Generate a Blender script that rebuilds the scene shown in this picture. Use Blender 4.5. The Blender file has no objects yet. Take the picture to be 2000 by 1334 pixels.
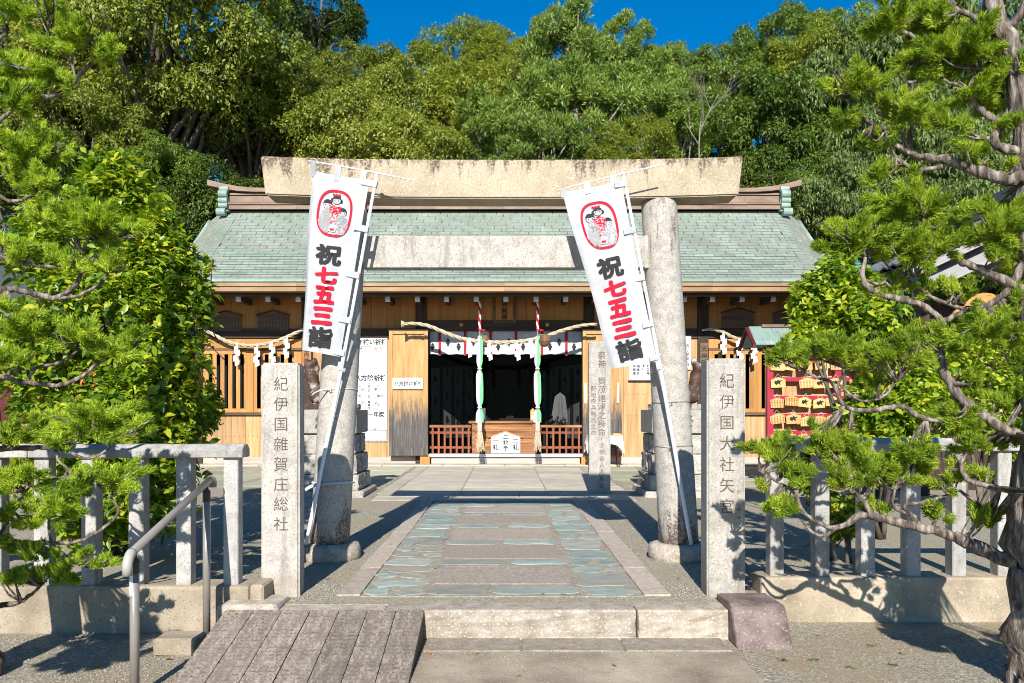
import bpy, bmesh, math, random
import numpy as np
from mathutils import Vector, Matrix, Quaternion

# ------------------------------------------------------------------ camera, sky, sun, exposure
SC = bpy.context.scene
COL = SC.collection
F, HX, HY, CH = 1550.0, 985.0, 800.0, 1.30      # focal length in photo pixels, vanishing point, eye height
cam = bpy.data.cameras.new('camera'); cam_o = bpy.data.objects.new('camera', cam); COL.objects.link(cam_o)
cam.sensor_width = 36.0; cam.lens = F / 2000 * 36; cam.shift_x = (1000 - HX) / 2000; cam.shift_y = (HY - 667) / 2000
cam.clip_start = 0.05; cam.clip_end = 2000
cam_o.location = (0, 0, CH); cam_o.rotation_euler = (math.radians(90), 0, 0)
SC.camera = cam_o

SUN_D = Vector((0.068, 1.0, -0.625)).normalized()     # the way the light travels
EL = math.asin(-SUN_D.z); AZ = math.atan2(-SUN_D.x, -SUN_D.y)
w = bpy.data.worlds.new('World'); SC.world = w; w.use_nodes = True
nt = w.node_tree; bg = nt.nodes['Background']
sky = nt.nodes.new('ShaderNodeTexSky'); sky.sky_type = 'NISHITA'; sky.sun_disc = False
sky.sun_elevation = EL; sky.sun_rotation = AZ; sky.air_density = 1.0; sky.dust_density = 0.15; sky.ozone_density = 4.0
hs = nt.nodes.new('ShaderNodeHueSaturation'); hs.inputs['Saturation'].default_value = 1.46
nt.links.new(sky.outputs[0], hs.inputs['Color']); nt.links.new(hs.outputs[0], bg.inputs[0]); bg.inputs[1].default_value = 0.088
sun = bpy.data.lights.new('sun', 'SUN'); sun.energy = 5.0; sun.angle = math.radians(0.53); sun.color = (1.0, 0.95, 0.87)
sun_o = bpy.data.objects.new('sun', sun); COL.objects.link(sun_o); sun_o.location = (-4, -30, 25)
sun_o.rotation_euler = SUN_D.to_track_quat('-Z', 'Y').to_euler()
SC.view_settings.view_transform = 'Standard'; SC.view_settings.look = 'None'
SC.cycles.filter_width = 1.0; SC.view_settings.exposure = 0.74; SC.view_settings.gamma = 1.0

random.seed(7); RNG = np.random.default_rng(7)
def R(a, b): return random.uniform(a, b)
def P(x, y, Y):                                     # photo pixel at a given distance -> metres
    return Vector(((x - HX) / F * Y, Y, CH + (HY - y) / F * Y))
def G(x, y, z=0.0):                                 # photo pixel on level ground of height z
    Y = (CH - z) * F / (y - HY); return Vector(((x - HX) / F * Y, Y, z))

# ------------------------------------------------------------------ materials
def ramp(nt, pts, fac):
    r = nt.nodes.new('ShaderNodeValToRGB'); e = r.color_ramp.elements
    while len(e) > len(pts): e.remove(e[-1])
    while len(e) < len(pts): e.new(1.0)
    for k, (p, c) in enumerate(pts): e[k].position = p; e[k].color = (*c, 1)
    nt.links.new(fac, r.inputs[0]); return r.outputs[0]
def mixc(nt, fac, a, b, mode='MIX'):
    m = nt.nodes.new('ShaderNodeMix'); m.data_type = 'RGBA'; m.blend_type = mode
    for sock, val in ((m.inputs[0], fac), (m.inputs[6], a), (m.inputs[7], b)):
        if hasattr(val, 'is_linked'): nt.links.new(val, sock)
        elif isinstance(val, (int, float)): sock.default_value = val
        else: sock.default_value = (*val, 1)
    return m.outputs[2]
def mth(nt, op, a, b=None, clamp=False):
    m = nt.nodes.new('ShaderNodeMath'); m.operation = op; m.use_clamp = clamp
    for sock, val in zip(m.inputs, (a, b)):
        if val is None: continue
        if hasattr(val, 'is_linked'): nt.links.new(val, sock)
        else: sock.default_value = val
    return m.outputs[0]
def maprange(nt, v, a, b, c=0.0, d=1.0):
    m = nt.nodes.new('ShaderNodeMapRange'); m.inputs[1].default_value = a; m.inputs[2].default_value = b
    m.inputs[3].default_value = c; m.inputs[4].default_value = d; nt.links.new(v, m.inputs[0]); return m.outputs[0]
def coords(nt, stretch=(1, 1, 1), rand=True):
    tc = nt.nodes.new('ShaderNodeTexCoord'); mp = nt.nodes.new('ShaderNodeMapping')
    nt.links.new(tc.outputs['Object'], mp.inputs[0]); mp.inputs[3].default_value = stretch
    if rand:
        oi = nt.nodes.new('ShaderNodeObjectInfo'); cb = nt.nodes.new('ShaderNodeCombineXYZ')
        s = mth(nt, 'MULTIPLY', oi.outputs['Random'], 37.0)
        for k in range(3): nt.links.new(s, cb.inputs[k])
        nt.links.new(cb.outputs[0], mp.inputs[1])
    return mp.outputs[0]
def noise(nt, vec, scale, detail=4.0, rough=0.55):
    n = nt.nodes.new('ShaderNodeTexNoise'); n.inputs['Scale'].default_value = scale
    n.inputs['Detail'].default_value = detail; n.inputs['Roughness'].default_value = rough
    nt.links.new(vec, n.inputs['Vector']); return n.outputs[0]
def worldpos(nt):
    g = nt.nodes.new('ShaderNodeNewGeometry'); s = nt.nodes.new('ShaderNodeSeparateXYZ')
    nt.links.new(g.outputs['Position'], s.inputs[0]); return s.outputs
MATS = {}
def mat(name, pts, scale=6.0, detail=5.0, rough=0.85, spec=0.3, stretch=(1, 1, 1), bump=0.3, bscale=None, bdist=0.01,
        speck=None, vary=0.12, metal=0.0, extra=None):
    """pts: colour ramp over noise; speck: (scale, threshold, colour, amount); vary: brightness change per object."""
    m = bpy.data.materials.new(name); m.use_nodes = True; nt = m.node_tree; b = nt.nodes['Principled BSDF']
    v = coords(nt, stretch); n = noise(nt, v, scale, detail)
    c = ramp(nt, pts, n)
    if speck:
        for sp in (speck if isinstance(speck, list) else [speck]):
            s = noise(nt, v, sp[0], 2.0, 0.5)
            c = mixc(nt, mth(nt, 'MULTIPLY', maprange(nt, s, sp[1], sp[1] + 0.04), sp[3]), c, sp[2])
    if vary:
        oi = nt.nodes.new('ShaderNodeObjectInfo')
        k = maprange(nt, oi.outputs['Random'], 0, 1, 1 - vary, 1 + vary)
        cb = nt.nodes.new('ShaderNodeCombineColor')
        for q in range(3): nt.links.new(k, cb.inputs[q])
        c = mixc(nt, 1.0, c, cb.outputs[0], 'MULTIPLY')
    if extra: c = extra(nt, v, c)
    nt.links.new(c, b.inputs['Base Color'])
    b.inputs['Roughness'].default_value = rough; b.inputs['Specular IOR Level'].default_value = spec; b.inputs['Metallic'].default_value = metal
    if bump:
        bn = nt.nodes.new('ShaderNodeBump'); bn.inputs['Strength'].default_value = bump; bn.inputs['Distance'].default_value = bdist
        nt.links.new(noise(nt, v, bscale or scale * 6, 4.0, 0.65), bn.inputs['Height']); nt.links.new(bn.outputs[0], b.inputs['Normal'])
    MATS[name] = m; return m

def leaf_mat(name, pts, trans=0.35, rough=0.5, spec=0.35, tcol=None, patch=0.35, pscale=0.35):
    m = bpy.data.materials.new(name); m.use_nodes = True; nt = m.node_tree; b = nt.nodes['Principled BSDF']; out = nt.nodes['Material Output']
    g = nt.nodes.new('ShaderNodeNewGeometry')
    v = coords(nt, (1, 1, 1)); n = noise(nt, v, pscale, 2.0)
    f = mth(nt, 'ADD', mth(nt, 'MULTIPLY', g.outputs['Random Per Island'], 1 - patch), mth(nt, 'MULTIPLY', maprange(nt, n, 0.3, 0.7), patch))
    c = ramp(nt, pts, f)
    oi = nt.nodes.new('ShaderNodeObjectInfo'); k = maprange(nt, oi.outputs['Random'], 0, 1, 0.88, 1.12)
    cb = nt.nodes.new('ShaderNodeCombineColor')
    for q in range(3): nt.links.new(k, cb.inputs[q])
    c = mixc(nt, 1.0, c, cb.outputs[0], 'MULTIPLY')
    nt.links.new(c, b.inputs['Base Color']); b.inputs['Roughness'].default_value = rough; b.inputs['Specular IOR Level'].default_value = spec
    t = nt.nodes.new('ShaderNodeBsdfTranslucent'); ms = nt.nodes.new('ShaderNodeMixShader'); ms.inputs[0].default_value = trans
    nt.links.new(mixc(nt, 1.0, c, tcol or (1.35, 1.5, 0.5), 'MULTIPLY'), t.inputs[0])
    nt.links.new(b.outputs[0], ms.inputs[1]); nt.links.new(t.outputs[0], ms.inputs[2]); nt.links.new(ms.outputs[0], out.inputs[0])
    MATS[name] = m; return m

def plain(name, col, rough=0.6, spec=0.3, metal=0.0, vary=0.05):
    d = tuple(x * 0.82 for x in col)
    return mat(name, [(0.3, d), (0.7, col)], scale=9, rough=rough, spec=spec, bump=0.08, metal=metal, vary=vary)

def stain_top(nt, v, c):       # dark run-off streaks from the top of the lintel
    p = worldpos(nt)
    st = noise(nt, coords(nt, (5.5, 5.5, 0.9), False), 1.3, 5.0, 0.7)
    h = maprange(nt, p[2], 3.12, 3.5, -0.15, 0.20)
    a = maprange(nt, mth(nt, 'ADD', st, h), 0.60, 0.67)
    fine = maprange(nt, noise(nt, v, 45, 3), 0.36, 0.52)
    c = mixc(nt, mth(nt, 'MULTIPLY', mth(nt, 'MULTIPLY', a, fine), 0.85), c, (0.085, 0.05, 0.04))
    return c
def stain_foot(nt, v, c):      # brown lichen on pillar feet and a few streaks under the lintel
    p = worldpos(nt)
    st = noise(nt, coords(nt, (7, 7, 1.1), False), 1.6, 5.0, 0.7)
    h = maprange(nt, p[2], 0.15, 0.95, 0.24, -0.25)
    h2 = maprange(nt, p[2], 1.9, 3.05, -0.16, 0.12)
    a = maprange(nt, mth(nt, 'ADD', st, mth(nt, 'MAXIMUM', h, h2)), 0.60, 0.68)
    fine = maprange(nt, noise(nt, v, 55, 3), 0.38, 0.55)
    return mixc(nt, mth(nt, 'MULTIPLY', mth(nt, 'MULTIPLY', a, fine), 0.85), c, (0.095, 0.055, 0.05))
def weather_door(nt, v, c):    # rain-bleached and blackened lower half
    p = worldpos(nt)
    st = noise(nt, coords(nt, (9, 9, 1.2), False), 2.0, 5.0, 0.75)
    h = maprange(nt, p[2], 0.75, 2.2, 0.40, -0.34)
    a = maprange(nt, mth(nt, 'ADD', st, h), 0.44, 0.74)
    g = ramp(nt, [(0.2, (0.035, 0.028, 0.025)), (0.55, (0.09, 0.08, 0.075)), (0.8, (0.2, 0.19, 0.18))], noise(nt, coords(nt, (14, 14, 0.8), False), 2.0, 4))
    return mixc(nt, a, c, g)
def moss(nt, v, c):
    n = noise(nt, v, 1.1, 4); return mixc(nt, mth(nt, 'MULTIPLY', maprange(nt, n, 0.55, 0.72), 0.7), c, (0.11, 0.085, 0.075))
def streaks(nt, v, c):
    s = noise(nt, coords(nt, (5, 1.2, 1.2), False), 2.0, 4.0, 0.7)
    c = mixc(nt, mth(nt, 'MULTIPLY', maprange(nt, s, 0.5, 0.68), 0.6), c, (0.13, 0.135, 0.105))
    s2 = noise(nt, coords(nt, (8, 2, 2), False), 1.3, 3.0, 0.7)
    return mixc(nt, mth(nt, 'MULTIPLY', maprange(nt, s2, 0.58, 0.7), 0.45), c, (0.36, 0.50, 0.45))

def dusty(nt, v, c):         # sandy joints and dust lying on the blue stones
    n = noise(nt, v, 1.7, 6, 0.65); return mixc(nt, mth(nt, 'MULTIPLY', maprange(nt, n, 0.50, 0.66), 0.7), c, (0.31, 0.265, 0.205))
def grime(nt, v, c):        # faint dark rain streaks and patches
    s = noise(nt, coords(nt, (6, 6, 0.7), True), 1.7, 5.0, 0.7); c = mixc(nt, mth(nt, 'MULTIPLY', maprange(nt, s, 0.50, 0.66), 0.6), c, (0.17, 0.15, 0.125))
    p = worldpos(nt); f = mth(nt, 'ADD', noise(nt, v, 5, 4), maprange(nt, p[2], 0.0, 0.5, 0.22, -0.2)); return mixc(nt, mth(nt, 'MULTIPLY', maprange(nt, f, 0.58, 0.72), 0.5), c, (0.24, 0.19, 0.13))
GR = [(0.3, (0.29, 0.27, 0.24)), (0.55, (0.385, 0.36, 0.32)), (0.75, (0.46, 0.435, 0.39))]
SPK = [(80, 0.59, (0.16, 0.14, 0.125), 0.62), (55, 0.60, (0.62, 0.57, 0.49), 0.45), (38, 0.62, (0.30, 0.22, 0.16), 0.4)]
mat('granite', GR, 14, bump=0.25, bscale=150, bdist=0.004, speck=SPK, extra=grime)
mat('granite_pale', [(0.3, (0.30, 0.28, 0.25)), (0.7, (0.43, 0.405, 0.365))], 10, bump=0.3, bscale=90, bdist=0.006, speck=SPK, extra=grime)
mat('granite_post', [(0.3, (0.29, 0.28, 0.265)), (0.7, (0.42, 0.405, 0.385))], 12, bump=0.15, bscale=150, bdist=0.003, speck=[(85, 0.585, (0.15, 0.145, 0.14), 0.55)], extra=grime)
mat('granite_lintel', [(0.3, (0.34, 0.275, 0.19)), (0.55, (0.43, 0.36, 0.255)), (0.75, (0.50, 0.425, 0.31))], 4, bump=0.35, bscale=110, bdist=0.006,
    speck=[(75, 0.58, (0.20, 0.15, 0.095), 0.55), (60, 0.60, (0.62, 0.53, 0.39), 0.5)], extra=stain_top)
mat('granite_pillar', GR, 14, bump=0.25, bscale=130, bdist=0.004, speck=SPK, extra=stain_foot)
mat('granite_step', [(0.3, (0.25, 0.20, 0.155)), (0.5, (0.35, 0.30, 0.24)), (0.7, (0.45, 0.40, 0.335))], 9, bump=0.6, bscale=45, bdist=0.012,
    speck=[(60, 0.60, (0.66, 0.61, 0.52), 0.55), (38, 0.66, (0.2, 0.14, 0.11), 0.6)])
mat('stone_cheek', [(0.35, (0.085, 0.06, 0.055)), (0.65, (0.20, 0.15, 0.135))], 6, bump=0.5, bscale=60, bdist=0.01, speck=[(75, 0.61, (0.42, 0.37, 0.33), 0.4)])
mat('stone_rough', [(0.3, (0.27, 0.245, 0.215)), (0.7, (0.48, 0.45, 0.40))], 7, bump=0.9, bscale=24, bdist=0.03, speck=SPK, extra=moss)
mat('inscription', [(0.3, (0.06, 0.047, 0.035)), (0.7, (0.15, 0.12, 0.09))], 30, rough=0.95, bump=0.2, vary=0)  # letter brown: dirt plus the shade of cut strokes, put into the colour
mat('concrete', [(0.32, (0.20, 0.16, 0.115)), (0.5, (0.32, 0.265, 0.19)), (0.68, (0.43, 0.365, 0.27))], 2.6, 9, bump=0.5, bscale=80, bdist=0.006, speck=[(70, 0.60, (0.16, 0.13, 0.10), 0.55), (48, 0.63, (0.46, 0.42, 0.36), 0.5)])
mat('schist', [(0.22, (0.165, 0.205, 0.185)), (0.42, (0.215, 0.275, 0.25)), (0.58, (0.275, 0.33, 0.295)), (0.72, (0.35, 0.335, 0.285))], 5.0, 9, stretch=(1.0, 1.7, 1.0), rough=0.7, bump=0.55, bscale=38, bdist=0.008, vary=0.2, extra=dusty)
mat('brown_slab', [(0.3, (0.21, 0.17, 0.135)), (0.5, (0.32, 0.27, 0.22)), (0.7, (0.43, 0.375, 0.315))], 40, 4, stretch=(1, 1.8, 1), bump=0.8, bscale=60, bdist=0.008, vary=0.1)
mat('border_slab', [(0.3, (0.30, 0.25, 0.20)), (0.7, (0.45, 0.385, 0.315))], 25, 4, bump=0.5, bscale=70, bdist=0.006, vary=0.08)
mat('court_slab', [(0.3, (0.36, 0.325, 0.255)), (0.7, (0.50, 0.46, 0.37))], 3, 6, bump=0.2, bscale=60, bdist=0.004, vary=0.14, speck=[(90, 0.63, (0.25, 0.23, 0.2), 0.4)])
mat('green_flag', [(0.3, (0.26, 0.265, 0.19)), (0.7, (0.42, 0.405, 0.30))], 2.5, 6, stretch=(1, 3, 1), bump=0.5, bscale=8, bdist=0.012, vary=0.22)
mat('mortar', [(0.3, (0.21, 0.18, 0.14)), (0.7, (0.33, 0.285, 0.225))], 14, 5, bump=0.7, bscale=60, bdist=0.012, speck=[(70, 0.6, (0.17, 0.14, 0.11), .5), (55, .62, (.48, .44, .37), .5)])

def gravel(name, a, b, c3, soil):
    m = bpy.data.materials.new(name); m.use_nodes = True; nt = m.node_tree; bs = nt.nodes['Principled BSDF']
    v = coords(nt, (1, 1, 1), False)
    vo = nt.nodes.new('ShaderNodeTexVoronoi'); vo.inputs['Scale'].default_value = 85; nt.links.new(v, vo.inputs['Vector'])
    c = ramp(nt, [(0.0, a), (0.45, b), (0.8, c3), (1.0, (0.55, 0.52, 0.46))], vo.outputs['Color'])
    big = noise(nt, v, 0.9, 6, 0.6)
    c = mixc(nt, mth(nt, 'MULTIPLY', maprange(nt, big, 0.46, 0.62), 0.85), c, soil)
    f2 = noise(nt, v, 190, 3); c = mixc(nt, mth(nt, 'MULTIPLY', maprange(nt, f2, 0.45, 0.7), 0.4), c, (0.10, 0.09, 0.075))
    nt.links.new(c, bs.inputs['Base Color']); bs.inputs['Roughness'].default_value = 0.9; bs.inputs['Specular IOR Level'].default_value = 0.2
    bn = nt.nodes.new('ShaderNodeBump'); bn.inputs['Strength'].default_value = 0.7; bn.inputs['Distance'].default_value = 0.008
    nt.links.new(vo.outputs['Distance'], bn.inputs['Height']); bn.invert = True; nt.links.new(bn.outputs[0], bs.inputs['Normal'])
    MATS[name] = m
gravel('gravel', (0.17, 0.155, 0.115), (0.30, 0.27, 0.205), (0.42, 0.375, 0.285), (0.33, 0.28, 0.195))
gravel('gravel_low', (0.15, 0.13, 0.10), (0.27, 0.24, 0.18), (0.41, 0.365, 0.28), (0.31, 0.235, 0.14))

WV = (9, 9, 0.7); WH = (0.7, 9, 9)      # wood grain upright / lying along x
mat('wood_light', [(0.3, (0.33, 0.15, 0.038)), (0.55, (0.40, 0.20, 0.058)), (0.75, (0.46, 0.255, 0.088))], 1.6, 7, stretch=WV, rough=0.6, bump=0.2, bscale=6, vary=0.18)
mat('wood_lower', [(0.3, (0.32, 0.175, 0.07)), (0.5, (0.41, 0.25, 0.117)), (0.75, (0.49, 0.345, 0.195))], 1.6, 7, stretch=WV, rough=0.7, bump=0.2, bscale=6, vary=0.2)
mat('wood_upper', [(0.3, (0.34, 0.145, 0.04)), (0.55, (0.40, 0.18, 0.052)), (0.75, (0.44, 0.21, 0.066))], 1.3, 6, stretch=WV, rough=0.6, bump=0.15, bscale=6, vary=0.14)
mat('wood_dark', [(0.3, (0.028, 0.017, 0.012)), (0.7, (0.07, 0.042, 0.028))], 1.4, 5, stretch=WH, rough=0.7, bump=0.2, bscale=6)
mat('wood_dark_v', [(0.3, (0.028, 0.017, 0.012)), (0.7, (0.065, 0.04, 0.027))], 1.4, 5, stretch=WV, rough=0.7, bump=0.2, bscale=6)
mat('wood_grey', [(0.3, (0.33, 0.28, 0.245)), (0.7, (0.47, 0.42, 0.37))], 1.4, 5, stretch=WH, rough=0.8, bump=0.2, bscale=6)
mat('wood_door', [(0.3, (0.35, 0.18, 0.06)), (0.55, (0.44, 0.26, 0.10)), (0.75, (0.50, 0.32, 0.145))], 1.2, 6, stretch=(16, 16, 1.4), rough=0.6, bump=0.15, bscale=6, extra=weather_door, vary=0.05)
mat('wood_box', [(0.3, (0.11, 0.042, 0.016)), (0.5, (0.24, 0.105, 0.04)), (0.75, (0.42, 0.215, 0.085))], 1.0, 6, stretch=(1.0, 18, 14), rough=0.6, bump=0.2, bscale=6, vary=0.25)
mat('wood_red', [(0.3, (0.16, 0.042, 0.016)), (0.7, (0.28, 0.085, 0.033))], 1.2, 5, stretch=WV, rough=0.5, bump=0.1, vary=0.2)
mat('wood_old', [(0.3, (0.075, 0.045, 0.03)), (0.7, (0.16, 0.10, 0.066))], 1.4, 5, stretch=WH, rough=0.75, bump=0.2, bscale=6, vary=0.2)
mat('wood_ema', [(0.3, (0.50, 0.28, 0.09)), (0.7, (0.66, 0.42, 0.18))], 1.4, 5, stretch=WH, rough=0.6, bump=0.1, vary=0.22)
mat('wood_groove', [(0.25, (0.09, 0.07, 0.058)), (0.75, (0.17, 0.135, 0.115))], 1.6, 8, stretch=(11, 1.5, 9), rough=.9, bump=.5)
mat('wood_tablet', [(0.3, (0.40, 0.17, 0.045)), (0.7, (0.52, 0.25, 0.08))], 1.4, 5, stretch=WH, rough=0.6, bump=0.1)
mat('schist_grey', [(0.25, (0.20, 0.215, 0.19)), (0.5, (0.27, 0.28, 0.245)), (0.75, (0.36, 0.34, 0.285))], 5.0, 9, stretch=(1, 1.7, 1), rough=.7, bump=.55, bscale=38, bdist=.008, vary=.2, extra=dusty)
mat('wood_ramp', [(0.25, (0.125, 0.10, 0.078)), (0.5, (0.21, 0.175, 0.142)), (0.75, (0.31, 0.265, 0.22))], 2.2, 9, stretch=(14, 2.2, 9), rough=0.85, bump=0.9, bscale=5, bdist=0.006, vary=0.16)
mat('copper_green', [(0.3, (0.175, 0.25, 0.21)), (0.55, (0.235, 0.32, 0.275)), (0.75, (0.31, 0.395, 0.345))], 1.3, 6, stretch=(1, 1, 1), rough=0.55, spec=0.3, bump=0.1, bscale=30, vary=0.13, extra=streaks)
mat('copper_brown', [(0.3, (0.15, 0.095, 0.065)), (0.7, (0.265, 0.18, 0.128))], 2.2, 5, stretch=(1, 1, 3), rough=0.45, bump=0.08, vary=0.12)
mat('copper_edge', [(0.3, (0.21, 0.13, 0.065)), (0.7, (0.36, 0.235, 0.125))], 2.2, 5, stretch=(0.7, 1, 3), rough=0.5, bump=0.08, vary=0.1)
mat('copper_dark', [(0.3, (0.06, 0.045, 0.036)), (0.7, (0.10, 0.075, 0.06))], 3, rough=0.6, bump=0.1)
mat('bronze', [(0.35, (0.05, 0.028, 0.018)), (0.54, (0.09, 0.052, 0.036)), (0.62, (0.34, 0.32, 0.30)), (0.85, (0.46, 0.44, 0.42))], 6, 4, rough=0.55, bump=0.4, bscale=30, vary=0.05)
mat('bell_bronze', [(0.3, (0.10, 0.055, 0.03)), (0.7, (0.18, 0.105, 0.062))], 9, rough=0.4, spec=0.5, bump=0.1)
mat('straw', [(0.3, (0.33, 0.265, 0.175)), (0.7, (0.52, 0.45, 0.33))], 30, rough=0.9, bump=0.5, bscale=90, vary=0.06)
plain('white_paint', (0.80, 0.80, 0.80)); plain('paper', (0.72, 0.72, 0.71), 0.8); plain('board_white', (0.64, 0.65, 0.66), 0.5)
plain('cap_white', (0.72, 0.74, 0.78), 0.4); mat('grit_stone', [(0.3, (0.16, 0.15, 0.125)), (0.5, (0.28, 0.26, 0.21)), (0.7, (0.46, 0.43, 0.36))], 60, 2, bump=0, vary=0); plain('ink', (0.02, 0.02, 0.021), 0.7); plain('ink_soft', (0.10, 0.10, 0.11), 0.8); plain('ink_purple', (0.33, 0.28, 0.34), 0.8)
plain('print_black', (0.026, 0.026, 0.028), 0.8); plain('print_red', (0.68, 0.005, 0.03), 0.8); plain('print_grey', (0.33, 0.33, 0.34), 0.8); plain('print_blue', (0.36, 0.38, 0.72), 0.8)
plain('print_green', (0.42, 0.6, 0.42), 0.8); plain('red_paint', (0.36, 0.022, 0.045), 0.5); plain('red_dark', (0.10, 0.012, 0.014), 0.55); plain('strap_red', (0.32, 0.012, 0.022), 0.7)
plain('cloth_green', (0.17, 0.55, 0.24), 0.8); plain('cloth_pink', (0.78, 0.42, 0.46), 0.8); plain('cord_red', (0.55, 0.01, 0.02), 0.8)
plain('pipe_brown', (0.23, 0.21, 0.185), 0.3, 0.6); plain('pipe_cap', (0.40, 0.385, 0.345), 0.4); plain('pipe_dark', (0.055, 0.05, 0.045), 0.4)
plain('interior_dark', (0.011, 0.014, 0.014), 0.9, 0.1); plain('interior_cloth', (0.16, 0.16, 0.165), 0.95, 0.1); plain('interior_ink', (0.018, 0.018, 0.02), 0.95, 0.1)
plain('paper_shaded', (0.3, 0.3, 0.3), .9); plain('altar_wood', (0.055, 0.04, 0.035), 0.8); plain('metal_sill', (0.68, 0.69, 0.72), 0.35, 0.5); plain('wire', (0.28, 0.28, 0.28), 0.6); plain('string_white', (0.55, 0.55, 0.54), 0.8)  # wand paper: white paper with the hall's shade put into its colour
plain('orange_cloth', (0.62, 0.16, 0.05), 0.8); plain('gold', (0.45, 0.28, 0.06), 0.4, 0.5); plain('dry_leaf', (0.30, 0.15, 0.04), 0.8, vary=0.4)
plain('tile_grey', (0.16, 0.165, 0.175), 0.55, vary=0.18); plain('board_pale', (0.36, 0.34, 0.34), 0.7, vary=0.15); plain('pole_white', (0.78, 0.80, 0.86), 0.4)
mat('soil', [(0.3, (0.03, 0.025, 0.016)), (0.7, (0.07, 0.055, 0.035))], 1.0, bump=0.5)
mat('bark_juniper', [(0.32, (0.04, 0.03, 0.024)), (0.48, (0.13, 0.102, 0.084)), (0.68, (0.36, 0.31, 0.265))], 9, 8, stretch=(4, 4, 0.7), rough=0.9, bump=0.9, bscale=16, bdist=0.02, vary=0)
mat('bark', [(0.3, (0.055, 0.043, 0.033)), (0.7, (0.17, 0.145, 0.115))], 3, 6, stretch=(3, 3, 1), rough=0.9, bump=0.5, bscale=12, bdist=0.03)
mat('bark_pale', [(0.3, (0.16, 0.14, 0.115)), (0.7, (0.38, 0.34, 0.29))], 3, 6, stretch=(3, 3, 1), rough=0.9, bump=0.5, bscale=12, bdist=0.03)
def cloth_mat(name, col, trans=0.25):
    m = plain(name, col, 0.85, 0.1); nt = m.node_tree; b = nt.nodes['Principled BSDF']; out = nt.nodes['Material Output']
    t = nt.nodes.new('ShaderNodeBsdfTranslucent'); t.inputs[0].default_value = (*col, 1); ms = nt.nodes.new('ShaderNodeMixShader'); ms.inputs[0].default_value = trans
    bn = nt.nodes.new('ShaderNodeBump'); bn.inputs['Strength'].default_value = .55; bn.inputs['Distance'].default_value = .03; nt.links.new(noise(nt, coords(nt, (3, 3, 1.4), False), 2.4, 4.0, .5), bn.inputs['Height']); nt.links.new(bn.outputs[0], b.inputs['Normal'])
    nt.links.new(b.outputs[0], ms.inputs[1]); nt.links.new(t.outputs[0], ms.inputs[2]); nt.links.new(ms.outputs[0], out.inputs[0])
cloth_mat('banner_cloth', (0.56, 0.57, 0.59)); cloth_mat('table_cloth', (0.78, 0.77, 0.73)); cloth_mat('curtain_cloth', (0.66, 0.66, 0.70), 0.15)

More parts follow.
